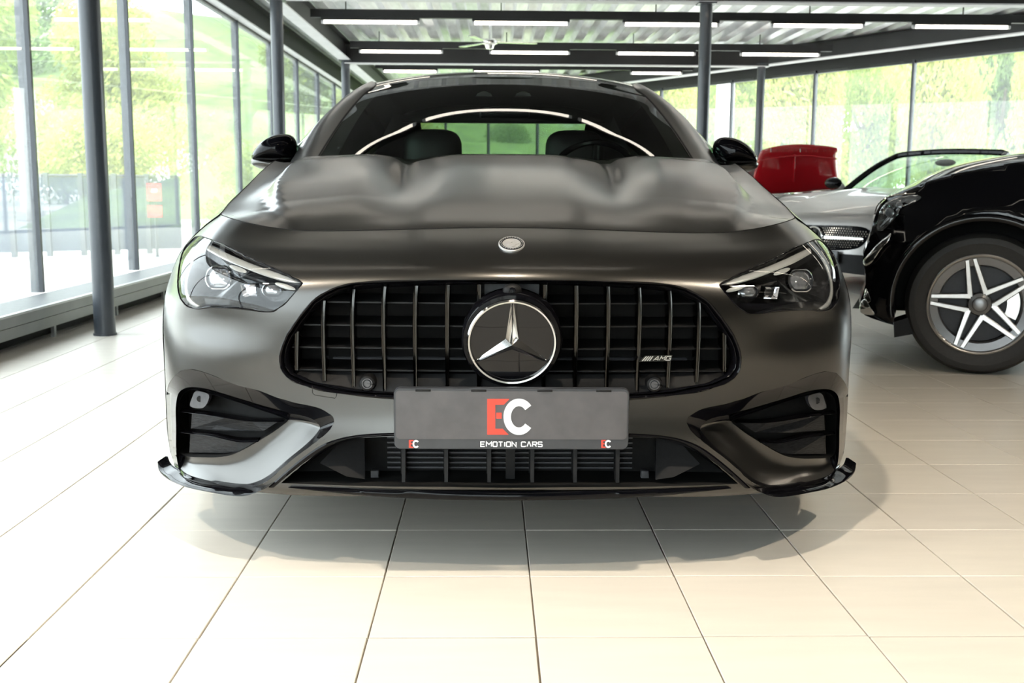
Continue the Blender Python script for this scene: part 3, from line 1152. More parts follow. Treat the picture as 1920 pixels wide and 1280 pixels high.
gr_l = spline(GR_PX, 90)
gr_ab = np.array([onF(*q)[1] for q in gr_l])
gr_ab[0][0] = gr_ab[-1][0] = 0
gr_full = list(gr_ab) + [(-a, b) for a, b in gr_ab[::-1][1:-1]]
hl_l = spline(HL_PX, 110, True)
hl_ab = [onF(*q)[1] for q in hl_l]
in_l = keyspline(IN_O, 5, True)
in_ab = [onF(*q)[1] for q in in_l]
lo_l = np.vstack([spline(LO_PX[:9], 46), spline(LO_PX[8:], 30)[1:]])
lo_ab = np.array([onF(*q)[1] for q in lo_l])
lo_ab[0][0] = lo_ab[-1][0] = 0
lo_full = list(lo_ab) + [(-a, b) for a, b in lo_ab[::-1][1:-1]]
nb = 100
outer = [(-UA + 2 * UA * i / nb, 0) for i in range(nb)] + [(UA, TB * i / 40) for i in range(40)] + [(UA - 2 * UA * i / nb, TB) for i in range(nb)] + [(-UA, TB - TB * i / 40) for i in range(40)]
patch('front_bumper', FA, outer, [gr_full, hl_ab, mir(hl_ab), in_ab, mir(in_ab), lo_full], 0.018, M_PAINT, CAR, stepb=0.014)


def offF(ab, d):
    """region point pushed out of the skin by d"""
    a, b = ab
    e = 2e-3
    n = (FA(a + e, b) - FA(a - e, b)).cross(FA(a, b + e) - FA(a, b - e)).normalized()
    if n.y > 0:
        n = -n
    return FA(a, b) + n * d


def pocket(name, ab, depth, m, two=False, rim=0.002, shrink=0.0):
    """the return of an opening and its back wall"""
    L0 = [offF(q, -rim * 0) for q in ab]
    c = sum(L0, V((0, 0, 0))) / len(L0)
    L1 = [q + V((0, depth, 0)) + (c - q) * shrink for q in L0]
    yb = max(q.y for q in L1)
    L2 = [V((q.x, yb, q.z)) for q in L1]
    vs = L0 + L1 + L2
    n = len(L0)
    fs = []
    for k in range(2):
        for i in range(n):
            fs.append((k * n + i, k * n + (i + 1) % n, (k + 1) * n + (i + 1) % n, (k + 1) * n + i))
    pv, fc = cdt([(q.x, q.z) for q in L2], [], 0.08)
    o = len(vs)
    vs += [V((a, yb, b)) for a, b in pv]
    fs += [tuple(int(q) + o for q in f) for f in fc]
    return (mk2 if two else mk)(name, vs, fs, m, CAR)


# ---- bonnet and wing tops
SHX = spline([(.56, .793, .818), (.64, .803, .826), (.8, .822, .848), (1.0, .838, .876), (1.2, .850, .908), (1.4, .858, .945), (1.6, .864, .978), (1.75, .866, .999), (1.95, .866, 1.01)], 120)


def shoulder(y):
    return float(np.interp(y, SHX[:, 0], SHX[:, 1])), float(np.interp(y, SHX[:, 0], SHX[:, 2]))


_tops = [FA(-UA + 2 * UA * i / 200, TB) for i in range(201)]
_tx = [q.x for q in _tops]
ZC = spline([(.0, .70), (.22, .80), (.36, .836), (.5, .866), (.7, .902), (.9, .935), (1.1, .962), (1.35, .990), (1.6, 1.012), (1.8, 1.03)], 160)


def front_y(x):
    return float(np.interp(x, _tx, [q.y for q in _tops])), float(np.interp(x, _tx, [q.z for q in _tops]))


def hood0(x, y):
    zc = float(np.interp(y, ZC[:, 0], ZC[:, 1]))
    xs, zs = shoulder(max(.56, y))
    k = min(1.15, abs(x) / xs)
    z = zc - (zc - zs) * (k ** 2.4)
    # raised centre, power domes and the grooves between them, growing toward the windscreen
    g = sstep(.50, 1.1, y) * (1 - .75 * sstep(1.2, 1.6, y))
    gx = .30 + .05 * sstep(.5, 1.4, y)
    z -= .020 * g * math.exp(-((abs(x) - gx) / .028) ** 2) + .008 * g * math.exp(-((abs(x) - gx + .05) / .08) ** 2)
    e = sstep(.12, 1.0, y) * (1 - .5 * sstep(1.2, 1.6, y))
    xe = float(np.interp(y, [.2, .33, .5, .7, .9, 1.2, 1.5, 1.8], [.50, .565, .635, .69, .728, .755, .77, .775]))
    z += .034 * e * (1 - sstep(xe - .035, xe + .012, abs(x))) * sstep(gx - .02, gx + .16, abs(x)) + .022 * e * (1 - sstep(gx * .45, gx, abs(x)))
    return z


def HO(x, y):
    yf, zf = front_y(x)
    z = hood0(x, y) + (zf - hood0(x, yf)) * math.exp(-max(0, y - yf) / .16)
    xs, zs = shoulder(max(.56, y))
    f = sstep(.86, 1.0, abs(x) / xs) * sstep(.50, .60, y)
    return V((x, y, z * (1 - f) + zs * f - .002))


h_out = [(q.x * .997, q.y + .005) for q in _tops[::2]]
ys = np.linspace(.60, 1.72, 50)
h_out += [(shoulder(y)[0], y) for y in ys]
h_out += [(.866 * math.cos(math.pi * i / 60), 1.72 - .22 * math.sin(math.pi * i / 60) ** .8) for i in range(1, 60)]
h_out += [(-shoulder(y)[0], y) for y in ys[::-1]]
patch('bonnet', HO, h_out, [], 0.02, M_PAINT, CAR, out=(0, 0, 1))
mb = MB()
mb.tube([q + V((0, .003, .0005)) for q in _tops[::2]], .0016, 5)
mb.build('bonnet_seam', M_DARK, CAR)
# shut line under the bonnet edge
gp = [(q + V((0, .010, -.012))) for q in _tops]
gq = [(q + V((0, -.004, -.010))) for q in _tops]
grid('bonnet_gap', [gq, gp, [q + V((0, .02, -.02)) for q in gp]], M_DARK, CAR)

# ---- flanks with wheel arches
WSIDE = spline([(.56, .953), (.75, .963), (.95, .968), (1.25, .962), (1.6, .945), (2.4, .93), (3.2, .945), (3.8, .968), (4.1, .962), (4.4, .93), (4.7, .86)], 200)
SHZ = spline([(1.75, .866, .999), (2.2, .862, 1.0), (2.8, .86, 1.0), (3.4, .855, .995), (3.8, .85, .99), (4.2, .82, .98), (4.7, .74, .95)], 120)
W1, W2, WR, WZ = .95, 3.825, .385, .35


def SI(y, b):
    t = b / TB
    z, o = prof(2, t)[:2]
    wmax = float(np.interp(y, WSIDE[:, 0], WSIDE[:, 1]))
    xs, zs = shoulder(y) if y < 1.75 else (float(np.interp(y, SHZ[:, 0], SHZ[:, 1])), float(np.interp(y, SHZ[:, 0], SHZ[:, 2])))
    z = .15 + (z - .15) * (zs - .15) / (.818 - .15)
    o = o * (wmax - xs) / .16
    r = math.hypot(y - W1, z - WZ)
    r2 = math.hypot(y - W2, z - WZ)
    fl = .006 * (math.exp(-((r - .41) / .05) ** 2) + math.exp(-((r2 - .41) / .05) ** 2))
    return V((wmax - o + fl, y, z))


def b_at(y, z):
    lo, hi = 0.0, TB
    for _ in range(30):
        md = (lo + hi) / 2
        if SI(y, md).z < z:
            lo = md
        else:
            hi = md
    return (lo + hi) / 2


def arch(yc):
    a0 = math.asin((.15 - WZ) / WR)
    return [(yc - WR * math.cos(a), b_at(yc - WR * math.cos(a), WZ + WR * math.sin(a))) for a in np.linspace(a0 + .01, math.pi - a0 - .01, 50)]


s_out = [(.562, 0)] + arch(W1) + [(y, 0) for y in np.linspace(1.33, 3.41, 50)] + arch(W2) + [(y, 0) for y in np.linspace(4.23, 4.7, 12)] + [(4.7, b) for b in np.linspace(.03, TB, 24)] + [(y, TB) for y in np.linspace(4.66, .562, 110)] + [(.562, b) for b in np.linspace(TB - .03, .03, 24)]
for sg, nm in ((-1, 'left'), (1, 'right')):
    patch('body_side', lambda a, b: V((SI(a, b).x * sg, *SI(a, b)[1:])), s_out, [], 0.04, M_PAINT, CAR, out=(sg, 0, 0))
    mb = MB()
    for yc in (W1, W2):
        a0 = math.asin((.15 - WZ) / WR)
        A = [(V((SI(q[0], q[1]).x * sg, q[0], SI(q[0], q[1]).z))) for q in arch(yc)]
        mb = MB()
        mb.rows([A, [V((sg * .60, q.y, q.z)) for q in A]])
        mb.add([V((sg * .60, q.y, q.z)) for q in A], [tuple(range(len(A)))])
        mb.build('wheel_arch_liner', M_DARK, CAR)
# rear end, boot and floor pan
rear = [[V((SI(4.7, b).x * s, 4.7 + .08 * (1 - s * s), SI(4.7, b).z)) for s in np.linspace(-1, 1, 17)] for b in np.linspace(0, TB, 12)]
rear.append([V((SI(4.7, TB).x * s, 4.62, .965)) for s in np.linspace(-1, 1, 17)])
grid('rear_bumper', rear, M_PAINT, CAR)
grid('boot_lid', [[V((x * s, y, z + .02 * (1 - s * s))) for s in np.linspace(-1, 1, 13)] for y, x, z in ((4.1, .80, .99), (4.35, .79, .985), (4.6, .745, .958))], M_PAINT, CAR)
mb = MB()
mb.add([V(q) for q in ((-.50, .10, .20), (.50, .10, .20), (.84, .42, .185), (.84, .555, .17), (.60, .56, .17), (.60, 1.34, .17), (.93, 1.34, .16), (.93, 3.43, .16), (.6, 3.43, .17), (.6, 4.7, .2), (-.6, 4.7, .2), (-.6, 3.43, .17), (-.93, 3.43, .16), (-.93, 1.34, .16), (-.60, 1.34, .17), (-.60, .56, .17), (-.84, .555, .17), (-.84, .42, .185))], [tuple(range(18))])
mb.build('underbody_panel', M_DARK, CAR, smooth=False)
# bulkhead that closes the nose behind the openings
mb = MB()
mb.box((-.60, .50, .17), (.60, .52, .74))
mb.build('radiator_bulkhead', M_DARK, CAR, smooth=False)


# ---- grille: rim, bars, blades, shutters, star, camera, sensors
pocket('grille_pocket', gr_full, .10, M_DARK)
cg = (sum(q[0] for q in gr_full) / len(gr_full), sum(q[1] for q in gr_full) / len(gr_full))


def inset(ab, d):
    """closed region outline moved inward by d metres"""
    p = np.array(ab)
    n = len(p)
    t = np.roll(p, -2, 0) - np.roll(p, 2, 0)
    t /= np.maximum(1e-9, np.linalg.norm(t, axis=1))[:, None]
    nn = np.stack([-t[:, 1], t[:, 0]], 1)
    area = 0.5 * np.sum(p[:, 0] * np.roll(p[:, 1], -1) - np.roll(p[:, 0], -1) * p[:, 1])
    return p + nn * d * (1 if area > 0 else -1)


def ringband(name, ab, prof_, m, two=False):
    """moulding round an opening: prof_ = (inset, stand-out) pairs"""
    rows = [[offF(q, h) for q in inset(ab, i)] for i, h in prof_]
    return grid(name, rows, m, CAR, close_u=True, two=two)


ringband('grille_rim', gr_full, [(0, -.004), (.0005, .001), (.003, .003), (.006, .001), (.0085, -.012), (.010, -.006), (.012, -.004), (.0145, -.007), (.016, -.03)], M_GLOSS)

BARS = [(552.4, 622, 552, 697), (602.7, 563, 605, 716), (658.5, 541, 660.5, 728), (717, 535, 719, 734), (777, 534.5, 777, 736), (837.6, 534, 837.6, 738), (897, 534, 897, 738)]


def bar(top, bot, w=.0062, o=-.012):
    A, B = onF(*top)[1], onF(*bot)[1]
    rows = []
    for k in range(13):
        t = k / 12
        q = A * (1 - t) + B * t
        c = offF(q, o)
        wk = w * (1 - .25 * t)
        sec = [(-wk, .045), (-wk, .004), (-wk * .72, 0), (-wk * .34, .0006), (-wk * .22, .004), (wk * .22, .004), (wk * .34, .0006), (wk * .72, 0), (wk, .004), (wk, .045)]
        rows.append([c + V((x, y, 0)) for x, y in sec])
    return rows


for x0, y0, x1, y1 in BARS:
    r = bar((x0, y0), (x1, y1))
    mb = MB()
    mb.rows(r)
    n = len(r[0])
    mb.add(r[0], [tuple(range(n))])
    mb.add(r[-1], [tuple(range(n))])
    mb.build('grille_bar', M_DCHROME, CAR, two=True)
for py, x0 in ((573, 604), (616.5, 556), (659, 540), (701, 548)):
    xs = np.linspace(x0, 959, 34)
    q = [onF(x, py)[0] for x in xs]
    zz = q[-1].z
    L = [V((p.x, p.y + .030, zz + (p.z - zz) * .6)) for p in q]
    L = L + [V((-p.x, p.y, p.z)) for p in L[::-1]]
    f = [p + V((0, .07, .012)) for p in L]
    grid('grille_blade', [L, f, [p + V((0, 0, .004)) for p in f], [p + V((0, 0, .0035)) for p in L], L], M_BLACK, CAR)
# shutters and cross member behind
mb0 = None
for k in range(-13, 14):
    x = k * .036 + .018
    if abs(x) > .42:
        continue
    mb = MB()
    mb.box((x - .011, .235, .50), (x + .011, .245, .675), M=None)
    mb.build('shutter_slat', M_BLACK, CAR, smooth=False)
z0, z1 = P(960, 692, y=.16).z, P(960, 671, y=.16).z
rbox('cross_member', (-.43, .17, z0), (.43, .20, z1), .004, M_GREYP, CAR)
z0, z1 = P(960, 650, y=.2).z, P(960, 645, y=.2).z
rbox('shutter_rail', (-.40, .21, z0), (.40, .232, z1), .002, M_GREYP, CAR)
# lower sill of the grille where the sensors sit
rows = []
sxs = np.linspace(542, 959, 40)
sil = [onF(x, float(np.interp(x, [542, 585, 640, 680, 740, 960], [702, 716, 727, 733, 738, 741])))[0] for x in sxs]
tp = [onF(x, float(np.interp(x, [542, 585, 640, 680, 740, 960], [694, 700, 702, 704, 706, 707])))[0] for x in sxs]
A = [q + V((0, .012, 0)) for q in sil]
B = [q + V((0, .040, 0)) for q in tp]
A += [V((-q.x, q.y, q.z)) for q in A[::-1]]
B += [V((-q.x, q.y, q.z)) for q in B[::-1]]
grid('grille_sill', [[q + V((0, .0, -.02)) for q in A], A, B, [q + V((0, .04, .0)) for q in B]], M_BLACK, CAR)
for k in (0, 1):
    c = P(688.5, 719, y=onF(688.5, 719)[0].y + .004)
    c = V((c.x if k == 0 else -c.x, c.y, c.z))
    mb = MB()
    mb.rows(lathe([(.0005, 0), (.0075, 0), (.0085, .001), (.0088, .003), (.0098, .003), (.0102, -.001), (.0125, -.001), (.0132, .004), (.0132, .03)], 32, 'y', c))
    o = mb.build('parking_sensor', M_SENSOR, CAR)
    mb = MB()
    mb.rows(lathe([(.0132, -.0005), (.017, .001), (.019, .006), (.021, .03)], 32, 'y', c))
    mb.build('sensor_socket', M_BLACK, o)
c = onF(648, 726)[0]
# star with glass disc, tilted with the grille (top forward)
SC = P(960, 642, y=-.035)
TILT = Matrix.Rotation(math.radians(13), 4, 'X')
MS = Matrix.Translation(SC) @ TILT
R = .1005


def tf(rows):
    return [[MS @ V(q) for q in r] for r in rows]


emb = grid('star_emblem', tf(lathe([(R + .012, .05), (R + .012, .012), (R + .008, .006), (R, .004), (R - .002, .010)], 96)), M_GLOSS, CAR, close_u=True)
grid('emblem_ring', tf(lathe([(R - .0005, .006), (R, -.001), (R - .003, -.005), (R - .0065, -.004), (R - .009, .002), (R - .009, .010)], 96)), M_CHROME, emb, close_u=True)
M_STARGL = mat('emblem_glass_black', (0.004, 0.004, 0.005), rough=0.03, ior=1.45, noise=0.1)
grid('emblem_disc', tf(lathe([(0.0003, .001), (.03, .0012), (.06, .0018), (R - .008, .0034)], 96)), M_STARGL, emb, close_u=True)
mb = MB()
tip, tw, hw, zf, zb = R - .006, .0022, .0165, -.0135, .002
ctr = V((0, zf - .003, 0))
for k in range(3):
    a = math.radians(90 + 120 * k)
    d = V((math.cos(a), 0, math.sin(a)))
    e = V((-d.z, 0, d.x))
    i1 = V((math.cos(a + math.radians(60)), 0, math.sin(a + math.radians(60)))) * .0175
    i2 = V((math.cos(a - math.radians(60)), 0, math.sin(a - math.radians(60)))) * .0175
    tl, tr_ = d * tip + e * tw, d * tip - e * tw
    tm = d * tip + V((0, -.004, 0))
    B = V((0, zb, 0))
    o = [MS @ q for q in (ctr, tm, tl + B, i1 + B, tr_ + B, i2 + B)]
    mb.add(o, [(0, 3, 2, 1), (0, 1, 4, 5), (1, 2, 4)])
mb.build('star', M_CHROME, emb, smooth=False)
# parking camera above the star
c = onF(960.5, 543)[0] + V((0, -.006, 0))
c.x = 0
lp = [c + V((.021 * math.cos(t), 0, .014 * math.sin(t) - (.004 if math.sin(t) < 0 else 0))) for t in np.linspace(0, 2 * math.pi, 33)[:-1]]
cb = mk('parking_camera', *pillow(lp, .014, .05), M_BLACK, CAR)
cc = c + V((0, -.013, -.001))
mb = MB()
mb.rows(lathe([(.0003, -.002), (.0028, -.002), (.003, .0), (.0045, -.001), (.005, .001), (.0068, -.0015), (.008, -.001), (.0085, .006)], 28, 'y', cc))
mb.build('camera_lens', M_GLOSS, cb)
# bracket panel behind the star
mb = MB()
cl, cr = P(905, 536, y=.02), P(905, 600, y=.06)
mb.box((-.062, .035, .55), (.062, .05, .70))
mb.build('emblem_bracket', M_GREYP, CAR, smooth=False)

# ---- letters as strokes
GL = {'E': [[(1, 1), (0, 1), (0, 0), (1, 0)], [(.05, .5), (.85, .5)]], 'M': [[(0, 0), (0, 1), (.5, .45), (1, 1), (1, 0)]], 'O': [[(.12, 0), (0, .12), (0, .88), (.12, 1), (.88, 1), (1, .88), (1, .12), (.88, 0), (.12, 0)]],
      'T': [[(0, 1), (1, 1)], [(.5, 1), (.5, 0)]], 'I': [[(.5, 0), (.5, 1)]], 'N': [[(0, 0), (0, 1), (1, 0), (1, 1)]], 'C': [[(1, .8), (1, .88), (.88, 1), (.12, 1), (0, .88), (0, .12), (.12, 0), (.88, 0), (1, .12), (1, .2)]],
      'A': [[(0, 0), (.45, 1), (.55, 1), (1, 0)]], 'Á': [[(0, 0), (.45, 1), (.55, 1), (1, 0)], [(.2, .3), (.8, .3)]], 'R': [[(0, 0), (0, 1), (.9, 1), (1, .9), (1, .6), (.9, .5), (0, .5)], [(.5, .5), (1, 0)]],
      'S': [[(1, .85), (.9, 1), (.1, 1), (0, .9), (0, .6), (.1, .5), (.9, .5), (1, .4), (1, .1), (.9, 0), (.1, 0), (0, .15)]], 'G': [[(1, .85), (.9, 1), (.1, 1), (0, .9), (0, .1), (.1, 0), (.9, 0), (1, .1), (1, .5), (.6, .5)]],
      'L': [[(0, 1), (0, 0), (1, 0)]], 'D': [[(0, 0), (0, 1), (.8, 1), (1, .8), (1, .2), (.8, 0), (0, 0)]], 'P': [[(0, 0), (0, 1), (1, 1), (1, .5), (0, .5)]], 'V': [[(0, 1), (.5, 0), (1, 1)]]}


def strokes(mb, ch, x, z, w, h, t, fn, d=.0006):
    """one character of mitred strokes; fn maps (x, z, depth) into the world"""
    for line in GL[ch]:
        p = [V((x + a * w, z + b * h)) for a, b in line]
        n = len(p)
        cl = (p[0] - p[-1]).length < 1e-9
        if cl:
            p = p[:-1]
            n -= 1
        L, Rr = [], []
        for i in range(n):
            a = p[(i - 1) % n] if (cl or i > 0) else p[i] * 2 - p[i + 1]
            b = p[(i + 1) % n] if (cl or i < n - 1) else p[i] * 2 - p[i - 1]
            d1, d2 = (p[i] - a).normalized(), (b - p[i]).normalized()
            n1, n2 = V((-d1.y, d1.x)), V((-d2.y, d2.x))
            m_ = (n1 + n2)
            m_ = m_.normalized() if m_.length > 1e-6 else n1
            k = t / 2 / max(.45, m_.dot(n1))
            L.append(p[i] + m_ * k)
            Rr.append(p[i] - m_ * k)
        if cl:
            L.append(L[0])
            Rr.append(Rr[0])
        rows = [[fn(q.x, q.y, 0) for q in L], [fn(q.x, q.y, d) for q in L], [fn(q.x, q.y, d) for q in Rr], [fn(q.x, q.y, 0) for q in Rr]]
        mb.rows(rows)


# small grille badge on the right-hand bars (slashes and letters)
BY = onF(2 * 959 - 1230, 672)[0].y - .002
a0, a1, a2, a3 = P(1198, 678, y=BY), P(1209, 666.5, y=BY), P(1261, 665.5, y=BY), P(1258, 677, y=BY)
mb = MB()
mb.extrude([a0, a1, a2, a3], (0, .006, 0))
bdg = mb.build('grille_badge', M_DCHROME, CAR, smooth=False)
ux, uz = (a2 - a1), (a1 - a0)


def bf(s, t, d):
    q = a0.lerp(a3, s).lerp(a1.lerp(a2, s), t)
    return q + V((0, -d - .0003, 0))


mb = MB()
for k in range(4):
    s = .06 + k * .075
    mb.extrude([bf(s, .12, 0), bf(s, .88, 0), bf(s + .045, .88, 0), bf(s + .045, .12, 0)], (0, -.0008, 0))
mb.build('badge_slashes', M_CHROME, bdg, smooth=False)
for i, ch in enumerate('ÁMG'):
    mb = MB()
    strokes(mb, ch, 2.35 + i * 1.1, .2, .85, .62, .16, lambda x, z, d: bf(x / 5.6, z, d))
    mb.build('badge_letter', M_CHROME, bdg, smooth=False)

# ---- plate holder
PY = -.055
TL, TR, BL = P(737, 727, y=PY), P(1180, 728.5, y=PY), P(737, 842, y=PY)
hw = (TR.x - TL.x) / 2
pz0, pz1 = BL.z, (TL.z + TR.z) / 2
tiltp = .02


def rrect(x0, z0, x1, z1, r, y, k=7):
    o = []
    for cx, cz, a0 in ((x1 - r, z1 - r, 0), (x0 + r, z1 - r, 90), (x0 + r, z0 + r, 180), (x1 - r, z0 + r, 270)):
        o += [V((cx + r * math.cos(math.radians(a0 + 90 * i / k)), y, cz + r * math.sin(math.radians(a0 + 90 * i / k)))) for i in range(k + 1)]
    return o


mb = MB()
rr_ = [rrect(-hw, pz0, hw, pz1, .014, PY + .018), rrect(-hw, pz0, hw, pz1, .014, PY + .003), rrect(-hw + .0015, pz0 + .0015, hw - .0015, pz1 - .0015, .0125, PY)]
mb.rows(rr_, True)
mb.add(rr_[-1], [tuple(range(len(rr_[-1])))])
mb.add(rr_[0], [tuple(range(len(rr_[0])))])
ph = mb.build('plate_holder', M_PLATEST, CAR)
fz = P(960, 823, y=PY).z
mb = MB()
mb.extrude(rrect(-hw + .0045, fz, hw - .0045, pz1 - .006, .009, PY - .0012), (0, .003, 0))
mb.build('plate_face', M_PLATE, ph, smooth=False)
for s in (-.75, -.28, .28, .78):
    rbox('plate_clip', (s * hw - .017, PY - .003, pz1 - .0075), (s * hw + .017, PY + .004, pz1 - .003), .001, M_BLACK, ph)
YF = PY - .0014


def pf(px, py):
    q = P(px, py, y=YF)
    return q


def flat_print(name, loops, m, d=.0006):
    mb = MB()
    for l in loops:
        mb.extrude([q for q in l], (0, -d, 0))
    return mb.build(name, m, ph, smooth=False)


def arcC(cx, cy, rx, ry, t, a0=38, a1=322, n=40):
    """the letter C as one loop of pixels"""
    o = [(cx + rx * math.cos(math.radians(a)), cy - ry * math.sin(math.radians(a))) for a in np.linspace(a0, a1, n)]
    i = [(cx + (rx - t) * math.cos(math.radians(a)), cy - (ry - t * 1.0) * math.sin(math.radians(a))) for a in np.linspace(a1 - 1, a0 + 1, n)]
    return o, i


def ecmark(cx, cy, s, yf):
    """red E with a cut-out square and a white C closed on it; s = photo pixels per unit of 66 px height"""
    e = [(-46, -34), (-4, -34), (-15, -23), (-31, -23), (-31, 22), (-17, 22), (-6, 33), (-46, 33)]
    sq = [(-29, -8), (-19, -8), (-19, 3), (-29, 3)]
    q = lambda l: [P(cx + a * s, cy + b * s, y=yf) for a, b in l]
    mb = MB()
    mb.extrude(q(e), (0, -.0006, 0))
    mb.extrude(q(sq), (0, -.0006, 0))
    mb.build('letter_e', M_RED, ph, smooth=False)
    o, i = arcC(13.5, -.5, 29, 34, 14)
    o, i = q(o), q(i)[::-1]
    mb = MB()
    f = V((0, -.0012, 0))
    mb.rows([o, [a + f for a in o], [a + f for a in i], i])
    mb.build('letter_c', M_WHITEP, ph, smooth=False)


ecmark(959.5, 781.5, 1.0, YF)
ecmark(777, 832, .22, PY - .0003)
ecmark(1137.5, 832, .22, PY - .0003)
wz0, wz1 = P(960, 837.5, y=PY).z, P(960, 827.5, y=PY).z
wx0, wx1 = P(900.5, 832, y=PY).x, P(1016.5, 832, y=PY).x
txt = 'EMOTION CARS'
wd = {'I': .25, 'M': 1.15, ' ': .55}
tot = sum(wd.get(c_, .92) + .22 for c_ in txt) - .22
u = (wx1 - wx0) / tot
x = wx0
for c_ in txt:
    k = wd.get(c_, .92)
    if c_ != ' ':
        mb = MB()
        strokes(mb, c_, x + .1 * u, wz0 + .0009, (k - .1) * u if c_ != 'I' else .2 * u, wz1 - wz0 - .0018, .0024, lambda a, b, d: V((a, PY - .0002 - d, b)))
        mb.build('holder_letter', M_WHITEP, ph, smooth=False)
    x += (k + .22) * u

# ---- oval bonnet badge
bc = onF(960.5, 458)
n = (FA(bc[1][0] + 2e-3, bc[1][1]) - FA(bc[1][0] - 2e-3, bc[1][1])).cross(FA(bc[1][0], bc[1][1] + 2e-3) - FA(bc[1][0], bc[1][1] - 2e-3)).normalized()
if n.z < 0:
    n = -n
e1 = V((1, 0, 0))
e2 = n.cross(e1).normalized()
bc0 = V((0, bc[0].y, bc[0].z))


def oval(r1, r2, h, k=48):
    return [bc0 + e1 * (r1 * math.cos(t)) + e2 * (r2 * math.sin(t)) + n * h for t in np.linspace(0, 2 * math.pi, k + 1)[:-1]]


RX, RY = .0305, .046
bb = grid('bonnet_badge', [oval(RX, RY, -.002), oval(RX, RY, .002), oval(RX * .95, RY * .95, .0035), oval(RX * .90, RY * .90, .0025), oval(RX * .01, RY * .01, .0025)], M_BADGE, CAR, close_u=True)
mb = MB()
mb.rows([oval(RX * .92, RY * .92, .0028), oval(RX * .90, RY * .90, .0036), oval(RX * .72, RY * .72, .0036), oval(RX * .70, RY * .70, .0028)], True)
mb.build('badge_border', M_BLACK, bb)
# laurel and crest relief
mb = MB()
for k in range(26):
    t = 2 * math.pi * k / 26
    c = bc0 + e1 * (RX * .81 * math.cos(t)) + e2 * (RY * .81 * math.sin(t)) + n * .0036
    d1 = (e1 * -math.sin(t) + e2 * math.cos(t)) * .0018
    d2 = (e1 * math.cos(t) + e2 * math.sin(t)) * .0009
    mb.extrude([c - d1 - d2, c + d1 - d2, c + d1 + d2, c - d1 + d2], n * .0008)
mb.build('badge_beading', M_BADGE, bb, smooth=False)['kind'] = 'stuff'
mb = MB()
for a, b, s in ((-.3, .05, .26), (.3, .05, .26), (0, .25, .22), (0, -.25, .3)):
    lp = [bc0 + e1 * (RX * (a + s * math.cos(t))) + e2 * (RY * (b + s * .8 * math.sin(t))) + n * .0026 for t in np.linspace(0, 2 * math.pi, 13)[:-1]]
    mb.extrude(lp, n * .0012)
mb.build('badge_relief', M_BADGE, bb, smooth=False)

